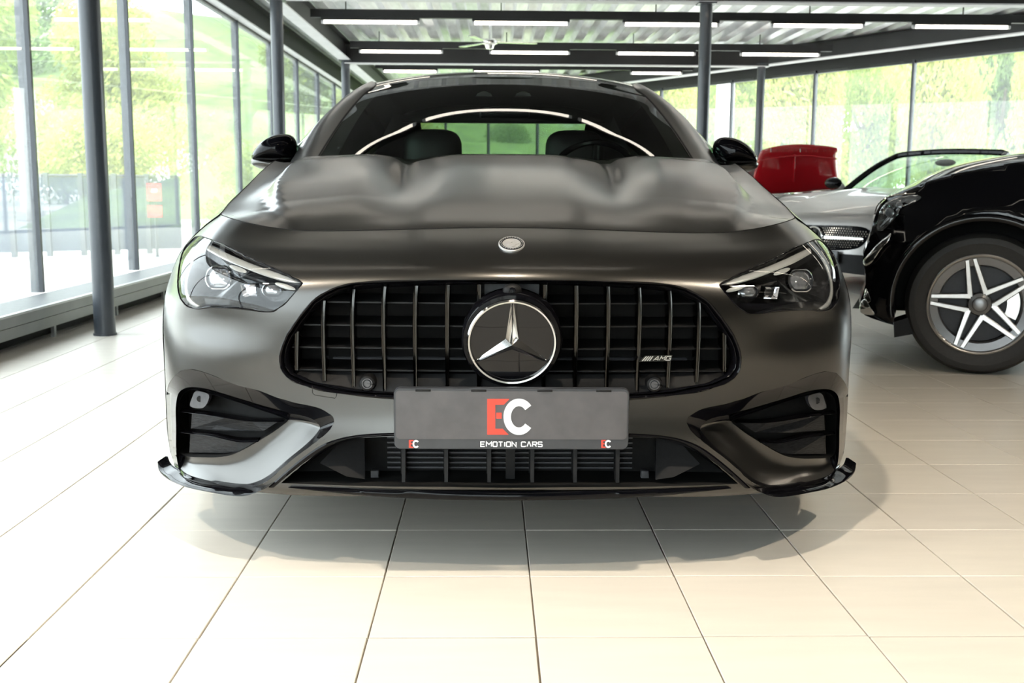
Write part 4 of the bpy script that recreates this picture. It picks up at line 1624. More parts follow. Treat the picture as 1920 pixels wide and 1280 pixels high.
# ---- headlamps (drawn on the right-hand lamp, mirrored to the left)
hl_r = mir(hl_ab)
for sg in (-1, 1):
    ab = hl_ab if sg < 0 else hl_r
    gl = patch('headlamp', lambda a, b, q=None: offF((a, b), -.001), ab, [], 0.014, M_LENS, CAR)
    gl['label'] = 'headlamp under a clear lens on the car\'s %s side in the photo' % ('left' if sg < 0 else 'right')
    rows = [[offF(q, h) for q in inset(ab, i)] for i, h in ((0, -.006), (0, .0004), (.0025, .0012), (.0045, -.0015), (.006, -.02))]
    grid('lamp_seal', rows, M_GLOSS, gl, close_u=True)
    L0 = [offF(q, -.012) for q in inset(ab, .004)]
    cen = sum(L0, V((0, 0, 0))) / len(L0)
    rws = [L0]
    for k, (s, d) in enumerate(((.93, .035), (.8, .06), (.55, .07), (.25, .075), (.01, .077))):
        rws.append([V((cen.x + (q.x - cen.x) * s, q.y * s + cen.y * (1 - s) + d - .012, cen.z + (q.z - cen.z) * s)) for q in L0])
    grid('lamp_bezel', rws, M_LAMPIN, gl, close_u=True)

    def H(px, py, d):
        """point d behind the lens at a pixel of the right-hand lamp"""
        q = onF(1917 - px, py - 4.5)[0]
        return V((-q.x * sg, q.y + d, q.z)) if sg > 0 else V((q.x, q.y + d, q.z))

    # light guide under the brow, its end turned down at the outer edge
    upk = [(1353, 534), (1382, 521), (1430, 507), (1476, 489), (1515, 471), (1529, 464)]
    lok = [(1353.5, 536), (1372, 535.5), (1414, 525), (1461, 507.5), (1500, 491), (1531, 474)]
    A = [H(a, b, .014) for a, b in spline(upk, 30)]
    B = [H(a, b, .010) for a, b in spline(lok, 30)]
    grid('light_guide', band(A, B, .006, n=6, thick=.012), M_DRL, gl)
    A = [H(a, b, .012) for a, b in spline([(1556, 482), (1566, 505), (1573, 530), (1573, 555), (1566, 573), (1551, 582)], 24)]
    B = [H(a, b, .012) for a, b in spline([(1552, 484), (1562, 507), (1568, 530), (1568, 552), (1560, 569), (1546, 579)], 24)]
    grid('side_light_guide', band(A, B, .003, n=4, thick=.008), M_DRL, gl)
    for (ax, ay), (bx, by), wv in (((1457.5, 515.5), (1490, 503.5), 4.6), ((1365.5, 548.5), (1404, 536.5), 4.6)):
        ux_, uy_ = (bx - ax) / 2, (by - ay) / 2
        ln = math.hypot(ux_, uy_)
        lp = []
        for t in np.linspace(0, 2 * math.pi, 25)[:-1]:
            s = math.copysign(abs(math.cos(t)) ** 1.0, math.cos(t))
            lp.append(H((ax + bx) / 2 + ux_ * s - uy_ / ln * wv * math.sin(t), (ay + by) / 2 + uy_ * s + ux_ / ln * wv * math.sin(t), .016))
        mk('light_eyelash', *pillow(lp, .003, .003, k=3), M_DRL, gl)
    # outer and inner round projectors, square high-beam prism between
    for (cx, cy, rx, ry) in ((1513, 527, 23, 23), (1410.5, 550, 18.5, 14)):
        def ring(s, d):
            return [H(cx + rx * s * math.cos(t), cy + ry * s * max(-.86, min(.86, math.sin(t))), d) for t in np.linspace(0, 2 * math.pi, 29)[:-1]]
        pr = grid('lamp_projector', [ring(1.12, .05), ring(1.1, .026), ring(1.0, .024), ring(.96, .05)], M_REFL, gl, close_u=True)
        # lens of the projector
        cr_ = [ring(.97, .04), ring(.85, .028), ring(.6, .022), ring(.3, .0195), ring(.01, .019)]
        grid('projector_lens', cr_, M_CRYS, gl, close_u=True)
    q4 = [(1443, 540), (1471, 540), (1466, 563), (1440, 562)]
    fr_ = [H(a, b, .026) for a, b in q4]
    cc = [H(1455 + (a - 1455) * .55, 551 + (b - 551) * .55, .040) for a, b in q4]
    bk_ = [H(1455 + (a - 1455) * 1.1, 551 + (b - 551) * 1.1, .06) for a, b in q4]
    mb = MB()
    mb.rows([bk_, fr_, cc], True)
    mb.add(cc, [(0, 1, 2, 3)])
    mb.build('high_beam_prism', M_REFL, gl, smooth=False)
    # step shelf in the bezel
    A = [H(a, b, .03) for a, b in spline([(1385, 571), (1430, 572), (1480, 570), (1540, 566)], 14)]
    B = [H(a, b, .02) for a, b in spline([(1392, 581), (1430, 581), (1480, 578), (1535, 577)], 14)]
    grid('bezel_step', [A, B], M_GLOSS, gl)
# black brow above the lamp
A = [onF(a, b)[0] for a, b in spline([(372, 440), (416, 455), (467, 479.5), (517, 501.5), (547, 515.5), (590, 531)], 30)]
B = [onF(a, b)[0] for a, b in spline([(372, 446), (416, 462), (467, 487), (517, 508), (547, 520), (590, 532)], 30)]
grid('lamp_brow', band([q + V((0, -.001, 0)) for q in A], [q + V((0, .006, -.001)) for q in B], .0, n=3), M_DARK, CAR, two=True)

# ---- side air intakes
in_i = keyspline(IN_I, 5, True)
in_m = keyspline(IN_M, 5, True)
O3 = [onF(*q)[0] for q in in_l]
I3 = [P(*q, y=onF(*q)[0].y + .032) for q in in_i]
M3 = [P(*q, y=onF(*q)[0].y + .075) for q in in_m]
n = len(O3)
mid = [a.lerp(b, .5) + V((0, .003, 0)) for a, b in zip(O3, I3)]
lip = [a + V((0, .02, 0)) for a in I3]
O3b = [q + V((0, .012, 0)) for q in O3]
grid('intake_frame', [O3b, O3, mid, I3, lip], M_GLOSS, CAR, close_u=True, two=True)  # black trim; its thin lower and inner edge stands in for a shadow line
# scoop: body colour on the lower and inner sides, black on the others
rws = []
for k in range(7):
    t = k / 6
    rws.append([a.lerp(b, t) + V((0, .024 * math.sin(t * math.pi) * (.6 if 45 <= i <= 95 else .2) + .004, 0)) for i, (a, b) in enumerate(zip(I3, M3))])
vs, fs = gridvf(rws, True)
fm = []
for k in range(6):
    for i in range(n):
        fm.append(0 if 46 <= i <= 93 else 1)
mk2('intake_scoop', vs, fs, M_PAINT, CAR, mats=[M_PAINT, M_GLOSS], fm=fm)
bk = [q + V((0, .03, 0)) for q in M3]
yb = max(q.y for q in bk) - .02
pv, fc = cdt([(q.x, q.z) for q in M3], [], .03)
mb = MB()
def deep(x, z, d=.125):
    h = BVF.ray_cast(V((x, -1, z)), V((0, 1, 0)))
    return V((x, (h[0].y if h[0] else .45) + d, z))


mb.add([deep(a, b) for a, b in pv], [tuple(int(i) for i in f) for f in fc])
mb.rows([M3, [deep(q.x, q.z) for q in M3]], True)
mb.build('intake_back', M_DARK, CAR, two=True)


def IY(px, py, d):
    return P(px, py, y=onF(px, py)[0].y + d)


for up_, lo_ in (([(338, 768), (400, 775), (470, 785), (533, 787)], [(338, 772), (400, 780), (470, 790), (532, 790)]),
                 ([(338, 807), (400, 814), (450, 823), (485, 822)], [(338, 811), (400, 819), (450, 829), (484, 828)])):
    A = [IY(a, b, .088) for a, b in spline(up_, 20)]
    B = [IY(a, b, .070) for a, b in spline(lo_, 20)]
    grid('intake_blade', band(A, B, .004, n=5, thick=.02), M_GLOSS, CAR, two=True)
for lp in ([(360, 773), (430, 781), (470, 789), (520, 791), (494, 808), (420, 808), (358, 803)], [(357, 812), (440, 824), (478, 829), (450, 846), (420, 849), (355, 848)]):
    q = [IY(a, b, .10) for a, b in lp]
    mb = MB()
    mb.extrude(q, (0, .01, 0))
    mb.build('intake_mesh', M_MESH, CAR, two=True, smooth=False)
lp = [IY(a, b, .078) for a, b in ((366, 734), (392, 741), (390, 752), (381, 764), (356, 760), (360, 746))]
mb = MB()
mb.extrude([q for q in spline(lp, 30, True)], (0, .03, 0))
rd = mb.build('radar_sensor', M_GREYP, CAR, two=True)
for o, s in zip(rd, (1, -1)):
    c = IY(374, 748, .0765)
    mb = MB()
    mb.rows(lathe([(.0003, 0), (.007, 0), (.008, .002)], 24, 'y', (c.x * s, c.y, c.z)))
    mb.build('sensor_cap', M_BLACK, o)

# ---- lower intake: pocket, louvres, radiator, gloss brow and splitter
pocket('lower_intake_pocket', lo_full, .10, M_DARK)
for px in (681, 756.5, 836.5, 917):
    a, b = P(px, 838, y=.055), P(px, 904, y=.035)
    if px == 681:
        continue
    mb = MB()
    for q in (a, b):
        pass
    mb.extrude([V((a.x - .005, a.y, a.z + .03)), V((a.x + .005, a.y, a.z + .03)), V((b.x + .004, b.y, b.z)), V((b.x - .004, b.y, b.z))], (0, .035, 0))
    mb.build('lower_louvre', M_BLACK, CAR, two=True)
a, b = P(683, 818, y=.10), P(684, 898, y=.07)
mb = MB()
mb.extrude([a, b, P(650, 893, y=.05), P(600, 868, y=.07), P(640, 826, y=.10)], (0, .012, 0))
mb.build('intake_duct_panel', M_GREYP if False else M_BLACK, CAR, two=True)
for k in range(9):
    z = .215 + k * .0125
    mb = MB()
    mb.box((-.30, .165, z), (.30, .172, z + .004))
    mb.build('radiator_fin', M_GREYP, CAR, smooth=False)
for k in range(-5, 6):
    if k % 2:
        mb = MB()
        mb.box((k * .052 - .006, .145, .19), (k * .052 + .006, .16, .33))
        mb.build('radiator_post', M_DARK, CAR, smooth=False)
mb = MB()
mb.box((-.011, .10, .19), (.011, .115, .33))
mb.build('radiator_post', M_BLACK, CAR, smooth=False)
c = P(705, 886, y=.12)
rbox('hose_clip', (c.x - .012, .11, c.z - .012), (c.x + .008, .13, c.z + .008), .003, M_GREYP, CAR)
rbox('hose_clip', (-c.x - .008, .11, c.z - .012), (-c.x + .012, .13, c.z + .008), .003, M_GREYP, CAR)
# body coloured sill and bottom
WT = [(503, 913), (540, 880), (575, 852), (605, 833), (635, 822), (672, 815), (740, 811), (850, 810), (960, 810)]
WB = [(520, 914), (556, 884), (590, 860), (618, 842), (645, 831), (676, 824), (740, 821), (850, 820), (960, 820)]
A = [onF(*q)[0] for q in spline(WT, 60)]
B = [onF(*q)[0] + V((0, .012, 0)) for q in spline(WB, 60)]
A[-1].x = B[-1].x = 0
grid('intake_brow', band(A, B, .008, n=6, thick=.02), M_GLOSS, CAR, two=True)
# inner line below the wing trim
A = [onF(*q)[0] for q in spline([(488, 912), (530, 878), (570, 850), (600, 830), (622, 812)], 40)]
B = [onF(*q)[0] + V((0, .003, 0)) for q in spline([(492, 915), (535, 881), (574, 853), (604, 833), (628, 812)], 40)]
grid('bumper_seam', band(A, B, .001, n=3), M_GLOSS, CAR, two=True)
# splitter: middle lip and corner lips
A = [P(a, b, y=onF(a, b)[0].y - .004) for a, b in spline([(545, 911), (620, 914), (720, 918), (820, 920), (960, 921)], 60)]  # upper edge raised: gloss black stands in for shade on the body-coloured blade
B = [P(a, b, y=onF(a, min(b, 928))[0].y - .010) for a, b in spline([(540, 914), (600, 921), (700, 930), (820, 936), (960, 938)], 60)]
A[-1].x = B[-1].x = 0
grid('splitter_lip', band(A, B, .006, (0, -1, 0), n=5, thick=.06), M_GLOSS, CAR, two=True)
ST = [(301.5, 864), (307, 877), (322, 889), (350, 902), (400, 912), (440, 917), (470, 917), (490, 915), (500, 912)]
SB = [(297, 864), (298.5, 880), (309, 893), (345, 911), (398, 923), (438, 929.5), (462, 929), (483, 922), (500, 914)]
yy = lambda a: float(np.interp(a, [297, 303, 320, 350, 400, 440, 500], [.45, .42, .34, .25, .16, .115, .075]))
A = [P(a, b, y=yy(a) - .008) for a, b in spline(ST, 60)]
B = [P(a, b, y=yy(a) - .030) for a, b in spline(SB, 60)]
grid('splitter_corner', band(A, B, .008, (-.35, -.9, -.2), n=7, thick=.03), M_GLOSS, CAR, two=True)
# towing-eye cover seam by the grille
mb = MB()
lp = [onF(a, b)[1] for a, b in ((586, 729), (586, 737), (590, 741), (628, 746), (631, 743), (631.5, 738))]
mb.tube([offF(q, .0002) for q in lp], .0008, 5)
mb.build('towing_eye_seam', M_DARK, CAR)


# ---- glasshouse: windscreen, pillars, roof, glass
pin = spline([P(597.5, 297, y=1.60), P(626.6, 250, y=1.83), P(655.8, 209, y=2.05), P(683, 178, y=2.22), P(703, 163, y=2.33)], 41)
pin = [V(tuple(q)) for q in pin]
pout = [P(541, 309, y=1.72), P(577, 253, y=1.98), P(603, 221, y=2.13), P(638, 189, y=2.29), P(673, 165, y=2.43), P(697, 155, y=2.52)]
roofo = [V((-.665, 2.9, 1.345)), V((-.655, 3.25, 1.315)), V((-.635, 3.6, 1.235)), V((-.64, 4.0, 1.10)), V((-.70, 4.35, 1.0))]
roofi = [V((-.60, 2.75, 1.375)), V((-.585, 3.1, 1.36)), V((-.52, 3.5, 1.295)), V((-.47, 3.9, 1.16)), V((-.50, 4.25, 1.02))]
cs = spline([(1.36, .975), (1.60, 1.10), (1.92, 1.245), (2.25, 1.358)], 41)
rows = []
for q, c in zip(pin, cs):
    r = []
    for s in np.linspace(-1, 1, 61):
        k = abs(s) ** 2.3
        r.append(V((q.x * -s, c[0] + (q.y - c[0]) * k, c[1] + (q.z - c[1]) * k)))
    rows.append(r)
ws = grid('windscreen', rows, M_WSCREEN, CAR)
# black printed border of the screen
for s0, s1 in ((0, 3), (57, 60)):
    grid('windscreen_border', [[rows[i][j] + V((0, .003, -.002)) for j in range(s0, s1 + 1)] for i in range(41)], M_BLACK, ws)
grid('windscreen_border', [[q + V((0, .004, -.003)) for q in rows[i]] for i in range(36, 41)], M_BLACK, ws)
full_in = [V(tuple(q)) for q in spline(pin[::5] + roofi, 100)]
full_out = [V(tuple(q)) for q in spline(pout + roofo, 100)]


def at_y(c, y):
    for a, b in zip(c, c[1:]):
        if a.y <= y <= b.y:
            return a.lerp(b, (y - a.y) / max(1e-9, b.y - a.y))
    return c[0] if y < c[0].y else c[-1]


A = full_in
B = full_out
grid('roof_pillar', band(A, B, .016, (-.55, -.45, .55), n=8), M_PAINT, CAR, two=True)
T_ = [a.lerp(b, .06) + V((-.001, -.003, .003)) for a, b in zip(A[:60], B[:60])]
grid('pillar_trim', band([a + V((.004, .001, -.003)) for a in A[:60]], T_, .003, (-.4, -.6, .5), n=4), M_BLACK, CAR, two=True)
# roof skin in gloss black
ry = [2.30, 2.36, 2.45, 2.6, 2.75, 2.95, 3.15, 3.35, 3.5]
zc = lambda y: float(np.interp(y, *np.array(spline([(2.25, 1.358), (2.45, 1.398), (2.7, 1.425), (2.95, 1.433), (3.2, 1.42), (3.5, 1.355), (3.9, 1.20), (4.25, 1.045)], 80)).T))
rows2 = [rows[-1]]
for y in ry[1:]:
    e = at_y(full_in, y)
    rows2.append([V((e.x * -s, y - .09 * (1 - abs(s) ** 2.3) * max(0, (2.6 - y) / .3), e.z + (zc(y - .09 * max(0, (2.6 - y) / .3)) - e.z) * (1 - abs(s) ** 2.3))) for s in np.linspace(-1, 1, 61)])
grid('roof_panel', rows2, M_GLOSS, CAR)
grid('headliner', [[q + V((0, .01, -.03)) for q in r] for r in rows2], M_SEAT, CAR)
rows3 = [[V((at_y(full_in, y).x * -s, y, at_y(full_in, y).z + (zc(y) - at_y(full_in, y).z) * (1 - abs(s) ** 2.3))) for s in np.linspace(-1, 1, 31)] for y in np.linspace(3.5, 4.25, 10)]
grid('rear_window', rows3, M_REARGL, CAR)
belt = lambda y: V((-float(np.interp(y, [1.7, 2.2, 2.8, 3.4, 3.8, 4.2, 4.35], [.864, .862, .86, .855, .85, .82, .81])), y, 1.0))
for nm, ya, yb_, m in (('side_window', 1.78, 2.75, M_CARGLASS), ('quarter_window', 2.95, 3.75, M_GLOSS), ('door_pillar', 2.75, 2.95, M_BLACK), ('rear_quarter', 3.75, 4.34, M_PAINT)):
    yy_ = np.linspace(ya, yb_, 14)
    A = [at_y(full_out, y) for y in yy_]
    B = [belt(y) for y in yy_]
    grid(nm, band(A, B, .012, (-1, 0, .2), n=5), m, CAR, two=True)
grid('cowl_panel', [[V((.74 * s, 1.36 + .24 * s * s, .955 + .02 * s * s)) for s in np.linspace(-1, 1, 21)], [V((.76 * s, 1.62 + .10 * s * s, .955)) for s in np.linspace(-1, 1, 21)]], M_BLACK, CAR)

# ---- cabin
mb = MB()
prf = [(1.42, .955), (1.50, .985), (1.75, 1.0), (2.0, .99), (2.08, .95), (2.10, .80), (2.05, .5)]
mb.rows([[V((x, y, z)) for x in np.linspace(-.76, .76, 5)] for y, z in prf])
mb.build('dashboard', M_SEAT, CAR)
rbox('dash_display', (-.14, 2.02, .94), (.10, 2.05, 1.012), .006, M_SEATG, CAR)
q0 = P(1012, 292, y=1.98)
rbox('instrument_hood', (q0.x - .06, 1.9, .98), (q0.x + .12, 2.0, 1.013), .008, M_SEATG, CAR)
for sx in (-1, 1):
    lp = [V((sx * .35 + .145 * math.copysign(abs(math.cos(t)) ** .6, math.cos(t)), 2.95, 1.06 + .115 * math.copysign(abs(math.sin(t)) ** .6, math.sin(t)))) for t in np.linspace(0, 2 * math.pi, 33)[:-1]]
    hr = mk('seat_headrest', *pillow(lp, .06, .06, k=5, flat=.1), M_SEAT, CAR)
    lp = [V((sx * .37 + x, 2.92 + (1.0 - z) * -.25, z)) for x, z in spline([(-.18, .98), (0, 1.01), (.18, .98), (.25, .80), (.25, .5), (-.25, .5), (-.25, .80)], 40, True)]
    mk('seat_back', *pillow(lp, .08, .05, k=4, flat=.4), M_SEAT, CAR)
mb = MB()
swc = V((P(1114, 300, y=2.32).x, 2.32, .925))
Rm = Matrix.Translation(swc) @ Matrix.Rotation(math.radians(-66), 4, 'X')
mb.tube([Rm @ V((.19 * math.cos(t), .178 * math.sin(t), 0)) for t in np.linspace(0, 2 * math.pi, 49)], .014, 8, caps=False)
sw = mb.build('steering_wheel', M_GLOSS, CAR)
lp = [Rm @ V((.07 * math.cos(t), .06 * math.sin(t) - .01, 0)) for t in np.linspace(0, 2 * math.pi, 25)[:-1]]
mk('steering_hub', *pillow(lp, .03, .03, dirv=(0, .4, .9), k=3), M_SEAT, sw)
for a in (-10, 190, 270):
    mb = MB()
    d = V((math.cos(math.radians(a)), math.sin(math.radians(a)), 0))
    mb.tube([Rm @ (d * .05), Rm @ (d * .185)], [.02, .013], 6)
    mb.build('steering_spoke', M_BLACK, sw)
# inner mirror, roof lamps, rear shelf and headers
c0, c1 = P(899, 221, y=2.13), P(993, 199, y=2.13)
rbox('inner_mirror', (c0.x, 2.13, c0.z), (c1.x, 2.16, c1.z), .012, M_BLACK, CAR, seg=3)
for a in (907.5, 981):
    lp = [P(px, py, y=2.32) for px, py in ((a - 15.5, 180), (a - 12, 175), (a - 3, 171), (a + 3, 171), (a + 12, 175), (a + 15.5, 180))]
    mb = MB()
    mb.extrude(lp, (0, .05, 0))
    mb.build('roof_lamp', M_SEATG, CAR, smooth=False)
rbox('rear_header', (-.55, 3.44, 1.235), (.55, 3.50, 1.325), .01, M_SEAT, CAR)
rbox('parcel_shelf', (-.66, 3.6, .93), (.66, 4.20, 1.052), .02, M_SEAT, CAR)
for sx in (-1, 1):
    mb = MB()
    mb.box((sx * .60 - .02, 1.75, .45), (sx * .80, 3.6, .965))
    mb.build('door_card', M_SEAT, CAR, smooth=False)
    A = [V((sx * (abs(q.x) - .03), q.y, q.z - .015)) for q in full_in[38:]]
    B = [V((sx * (abs(q.x) - .0), q.y, q.z - .06)) for q in full_out[38:]]
    grid('roof_rail_trim', [A, B], M_SEAT, CAR)
    A = [V((sx * .58, y, z)) for y, z in ((3.35, 1.27), (3.6, 1.18), (4.15, 1.02))]
    B = [V((sx * .45, y, z)) for y, z in ((3.45, 1.27), (3.75, 1.17), (4.2, 1.03))]
    C_ = [V((sx * .72, y, .95)) for y in (3.25, 3.6, 4.15)]
    grid('rear_pillar_trim', [B, A, C_], M_SEAT, CAR)

# ---- door mirrors
loop = spline([(473, 297), (476, 284), (490, 267), (508, 256), (525, 251.5), (542, 252), (551, 257), (556, 267), (556.5, 282), (553, 297), (520, 298)], 56, True)
L = [P(a, b, y=1.93) for a, b in loop]
cap = mk2('door_mirror', *pillow(L, .085, .07, k=7), M_GLOSS, CAR)
for o, s in zip(cap, (1, -1)):
    loop = spline([(472, 298), (471.5, 306), (482, 314), (502, 319), (517, 326), (528, 321), (545, 307), (552, 298), (520, 297)], 50, True)
    L = [P(a, b, y=1.93) for a, b in loop]
    if s < 0:
        L = flip(L)
    mk('mirror_base', *pillow(L, .075, .065, k=6), M_PAINT, o)
    mb = MB()
    ar = [P(522, 314, y=1.93), P(534, 318, y=1.92), P(548, 322, y=1.90), P(566, 326, y=1.90)]
    if s < 0:
        ar = flip(ar)
    mb.tube(ar, [.03, .03, .03, .03], 10)
    mb.build('mirror_arm', M_PAINT, o)
    A = [P(a, b, y=1.845) for a, b in spline([(474, 296.5), (495, 297.5), (520, 298), (545, 297)], 16)]
    if s < 0:
        A = flip(A)
    mb = MB()
    mb.tube(A, .003, 6)
    mb.build('mirror_seam', M_BLACK, o)


# ---- wheels
def wheel(R, r, wd, M, parent, logo=False):
    """outer face toward -y before M; tyre with rim, spokes, disc and calliper under it"""
    def T(rows):
        return [[M @ q for q in k] for k in rows]
    s = R - r
    ty = [(r - .012, wd - .02), (r, wd), (r + s * .55, wd + .004), (R - .02, wd - .012), (R - .003, wd - .045), (R, wd * .5), (R - .003, .045), (R - .02, .016), (R - s * .22, .004), (r + s * .62, -.002), (r + s * .5, -.0035), (r + s * .46, -.001), (r + s * .2, .004), (r + .004, .010), (r - .006, .014), (r - .012, .03)]
    t = grid('wheel', T(lathe(ty, 72)), M_TYRE, parent, close_u=True)
    grid('rim', T(lathe([(r - .002, .009), (r - .008, .006), (r - .014, .008), (r - .020, .016), (r - .024, .05), (r - .05, .075), (r - .055, .16), (r - .02, wd - .01)], 72)), M_RIMS if logo else M_RIMG, t, close_u=True)
    grid('rim_dish', T(lathe([(r - .018, .014), (r - .055, .022), (r - .062, .045)], 72)), M_RIMG, t, close_u=True)
    grid('brake_disc', T(lathe([(.05, .095), (r * .76, .095), (r * .76, .11), (.05, .11)], 48)), M_GREYP, t, close_u=True)
    grid('wheel_backing', T(lathe([(.001, .15), (r - .052, .15)], 40)), M_DARK, t, close_u=True)
    mb = MB()
    mb.rows(lathe([(.0005, .012), (.027, .011), (.033, .014), (.036, .02), (.052, .026), (.058, .06)], 40), True)
    o = mb.build('hub_cap', M_RIMG, t)
    o.data.transform(M)
    for k in range(5):
        a = math.radians(104 + 72 * k)
        d, e = V((math.cos(a), 0, math.sin(a))), V((-math.sin(a), 0, math.cos(a)))
        for sd in (-1, 1):
            sp = MB()
            secs = []
            for f in np.linspace(0, 1, 7):
                rr = .045 + (r - .024 - .045) * f
                off = sd * (.036 - .019 * f)
                hw_ = .0115 + .003 * (1 - f) ** 2
                y = .020 - .010 * f
                c = d * rr + e * off
                secs.append([M @ (c + e * u + V((0, v, 0))) for u, v in ((-hw_, y + .05), (-hw_, y + .004), (-hw_ + .004, y), (hw_ - .004, y), (hw_, y + .004), (hw_, y + .05))])
            sp.rows(secs, True, 0)
            n = 6
            fm_ = []
            sp.mi = [(1 if (i % 6) in (1, 2, 3) else 0) for i in range(len(sp.f))]
            sp.build('spoke', [M_RIMG, M_RIMS], t, smooth=False)
    cal = [M @ V((r * .58 * math.cos(q) + (0), .078, r * .58 * math.sin(q))) for q in (0, 1)]
    mb = MB()
    A = [M @ V((r * .50 * math.cos(q), .070, r * .50 * math.sin(q))) for q in np.linspace(-.42, .35, 9)]
    B = [M @ V((r * .73 * math.cos(q), .070, r * .73 * math.sin(q))) for q in np.linspace(-.42, .35, 9)]
    dv = M.to_3x3() @ V((0, 1, 0))
    mb.rows([[q + dv * .04 for q in A], A, B, [q + dv * .04 for q in B]])
    mb.build('brake_calliper', M_SATIN, t)
    return t


for sx in (-1, 1):
    for yc in (W1, W2):
        M = Matrix.Translation(V((sx * .945, yc, .345))) @ Matrix.Rotation(math.radians(90 * sx), 4, 'Z')
        wheel(.345, .245, .25, M, CAR)


# ================================================================== the black off-roader on the right, seen side-on
M_BCAR = mat('black_car_paint', (0.003, 0.003, 0.004), rough=0.06, ior=1.45, noise=0.1, nscale=400)
SUVW = P(1838, 568, y=YO + 5.1)
SPH = math.radians(22)
SH = V((-math.cos(SPH), math.sin(SPH), 0))          # heading (nose)
SN = V((-math.sin(SPH), -math.cos(SPH), 0))         # out of the side facing the lens


def on_side(px, py, inset=0.0):
    """sight line met with the near flank moved inward by inset: (length back from the hub, height)"""
    d = pray(px, py)
    k = (SUVW - SN * inset - CAM).dot(SN) / d.dot(SN)
    q = CAM + d * k
    return (q - SUVW).dot(-SH), q.z


SUV = empty('off_road_car')
tag(SUV, 'black car at the right edge, side-on with a five twin-spoke silver wheel', 'car')
SW = 1.90                                            # width


def SPT(l, w, z):
    """l back from the front hub, w inward from the near flank"""
    q = SUVW - SH * l - SN * w
    return V((q.x, q.y, z))


RIMC = on_side(1838, 568)
RT = RIMC[1]
OUT = [(1675, 610, .06), (1650, 603, .08), (1622, 592, .12), (1611, 579, .16), (1614, 560, .15), (1622, 535, .13), (1621, 505, .15), (1617, 487, .17), (1624, 462, .16), (1630, 444, .16), (1637, 415, .16), (1645, 392, .16), (1660, 373, .16), (1698, 355, .16), (1757, 333, .16), (1820, 318, .16), (1920, 301, .15)]
top = [(*on_side(a, b, c), c) for a, b, c in OUT]
l_end, z_end = top[-1][0], top[-1][1]
rest = [(l_end + .35, z_end + .03, .14), (l_end + .8, z_end + .02, .10), (1.6, z_end + .03, .09), (2.6, z_end + .02, .09), (3.3, z_end + .02, .10), (3.62, z_end - .02, .14), (3.72, .75, .10), (3.72, .5, .08), (3.62, .32, .06), (3.45, .27, .05)]
prf_ = spline(top + rest, 150)
wr = .395


def arch2(lc, n=40):
    a0 = math.asin((.27 - RT) / wr)
    return [(lc + wr * math.cos(a), RT + wr * math.sin(a)) for a in np.linspace(a0, math.pi - a0, n)]


LW = 2.87
out2 = [(q[0], q[1]) for q in prf_]
back_ = arch2(LW) + [(l, .27) for l in np.linspace(LW - wr - .05, wr + .05, 30)]
fr_a = [q for q in arch2(0) if True]
lo = [q for q in back_ if q[0] < 3.44]
full = out2 + lo + fr_a
bz = np.array([(q[0], q[1], q[2]) for q in prf_])


def g_in(l, z):
    d = np.hypot(bz[:, 0] - l, bz[:, 1] - z)
    w_ = np.exp(-(d / .10) ** 2) + 1e-12
    dm = d.min()
    gi = float((bz[:, 2] * w_).sum() / w_.sum()) if dm < .35 else 0
    f = max(0, 1 - dm / .30)
    r = math.hypot(l, z - RT)
    flare = -.02 * math.exp(-((r - .43) / .05) ** 2)
    return gi * f ** 1.8 + .02 + flare + .02 * sstep(.62, .72, z) * (1 - sstep(.75, .85, z))


for s in (0, 1):
    patch('body_side', lambda a, b: SPT(a, (g_in(a, b) if s == 0 else SW - g_in(a, b)), b), full, [], .045, M_BCAR, SUV, out=tuple(SN if s == 0 else -SN))
# bonnet, roof, nose and tail across the car
hood = [q for q in prf_ if q[1] > .60 and q[0] < 3.6]


def across(q, n=15, bow=.0, crown=.03):
    r = []
    for s in np.linspace(-1, 1, n):
        w_ = SW / 2 + s * (SW / 2 - g_in(q[0], q[1]))
        r.append(SPT(q[0] - bow * (1 - s * s), w_, q[1] + crown * (1 - s ** 4)))
    return r


ih = [i for i, q in enumerate(prf_) if q[1] > .62]
i0 = next(i for i, q in enumerate(prf_) if q[1] > .80)
i1 = next(i for i, q in enumerate(prf_) if q[0] > 3.5)
grid('bonnet', [across(prf_[i], crown=.05 * sstep(i0, i0 + 12, i), bow=.03 * (1 - sstep(i0, i0 + 15, i))) for i in range(i0, i1)], M_BCAR, SUV)
grid('front_bumper', [across(prf_[i], bow=.03 + .0 * i, crown=0) for i in range(0, i0 + 1)], M_BCAR, SUV)
grid('tail', [across(prf_[i], bow=-.05, crown=0) for i in range(i1 - 1, len(prf_))], M_BCAR, SUV)
zb_ = z_end + .02
cab = [(.95, zb_, .10), (1.30, 1.28, .18), (1.70, 1.50, .25), (2.2, 1.57, .27), (2.9, 1.53, .27), (3.35, 1.36, .22), (3.55, zb_, .14)]
cq = spline(cab, 40)
for s in (0, 1):
    rws = [[SPT(q[0], (q[2] if s == 0 else SW - q[2]), q[1]) for q in cq], [SPT(min(max(q[0], 1.0), 3.5), (.09 if s == 0 else SW - .09), zb_) for q in cq]]
    grid('side_window', rws, M_GLOSS, SUV)
rws = [[SPT(q[0], q[2] + (SW - 2 * q[2]) * t, q[1] + .03 * math.sin(math.pi * t)) for t in np.linspace(0, 1, 11)] for q in cq]
grid('windscreen', rws[:16], M_CARGLASS, SUV)
grid('roof', rws[15:], M_BCAR, SUV)
mb = MB()
mb.add([SPT(l, w_, .28) for l, w_ in ((-.6, .2), (3.4, .1), (3.4, SW - .1), (-.6, SW - .2))], [(0, 1, 2, 3)])
mb.build('underbody_panel', M_DARK, SUV)
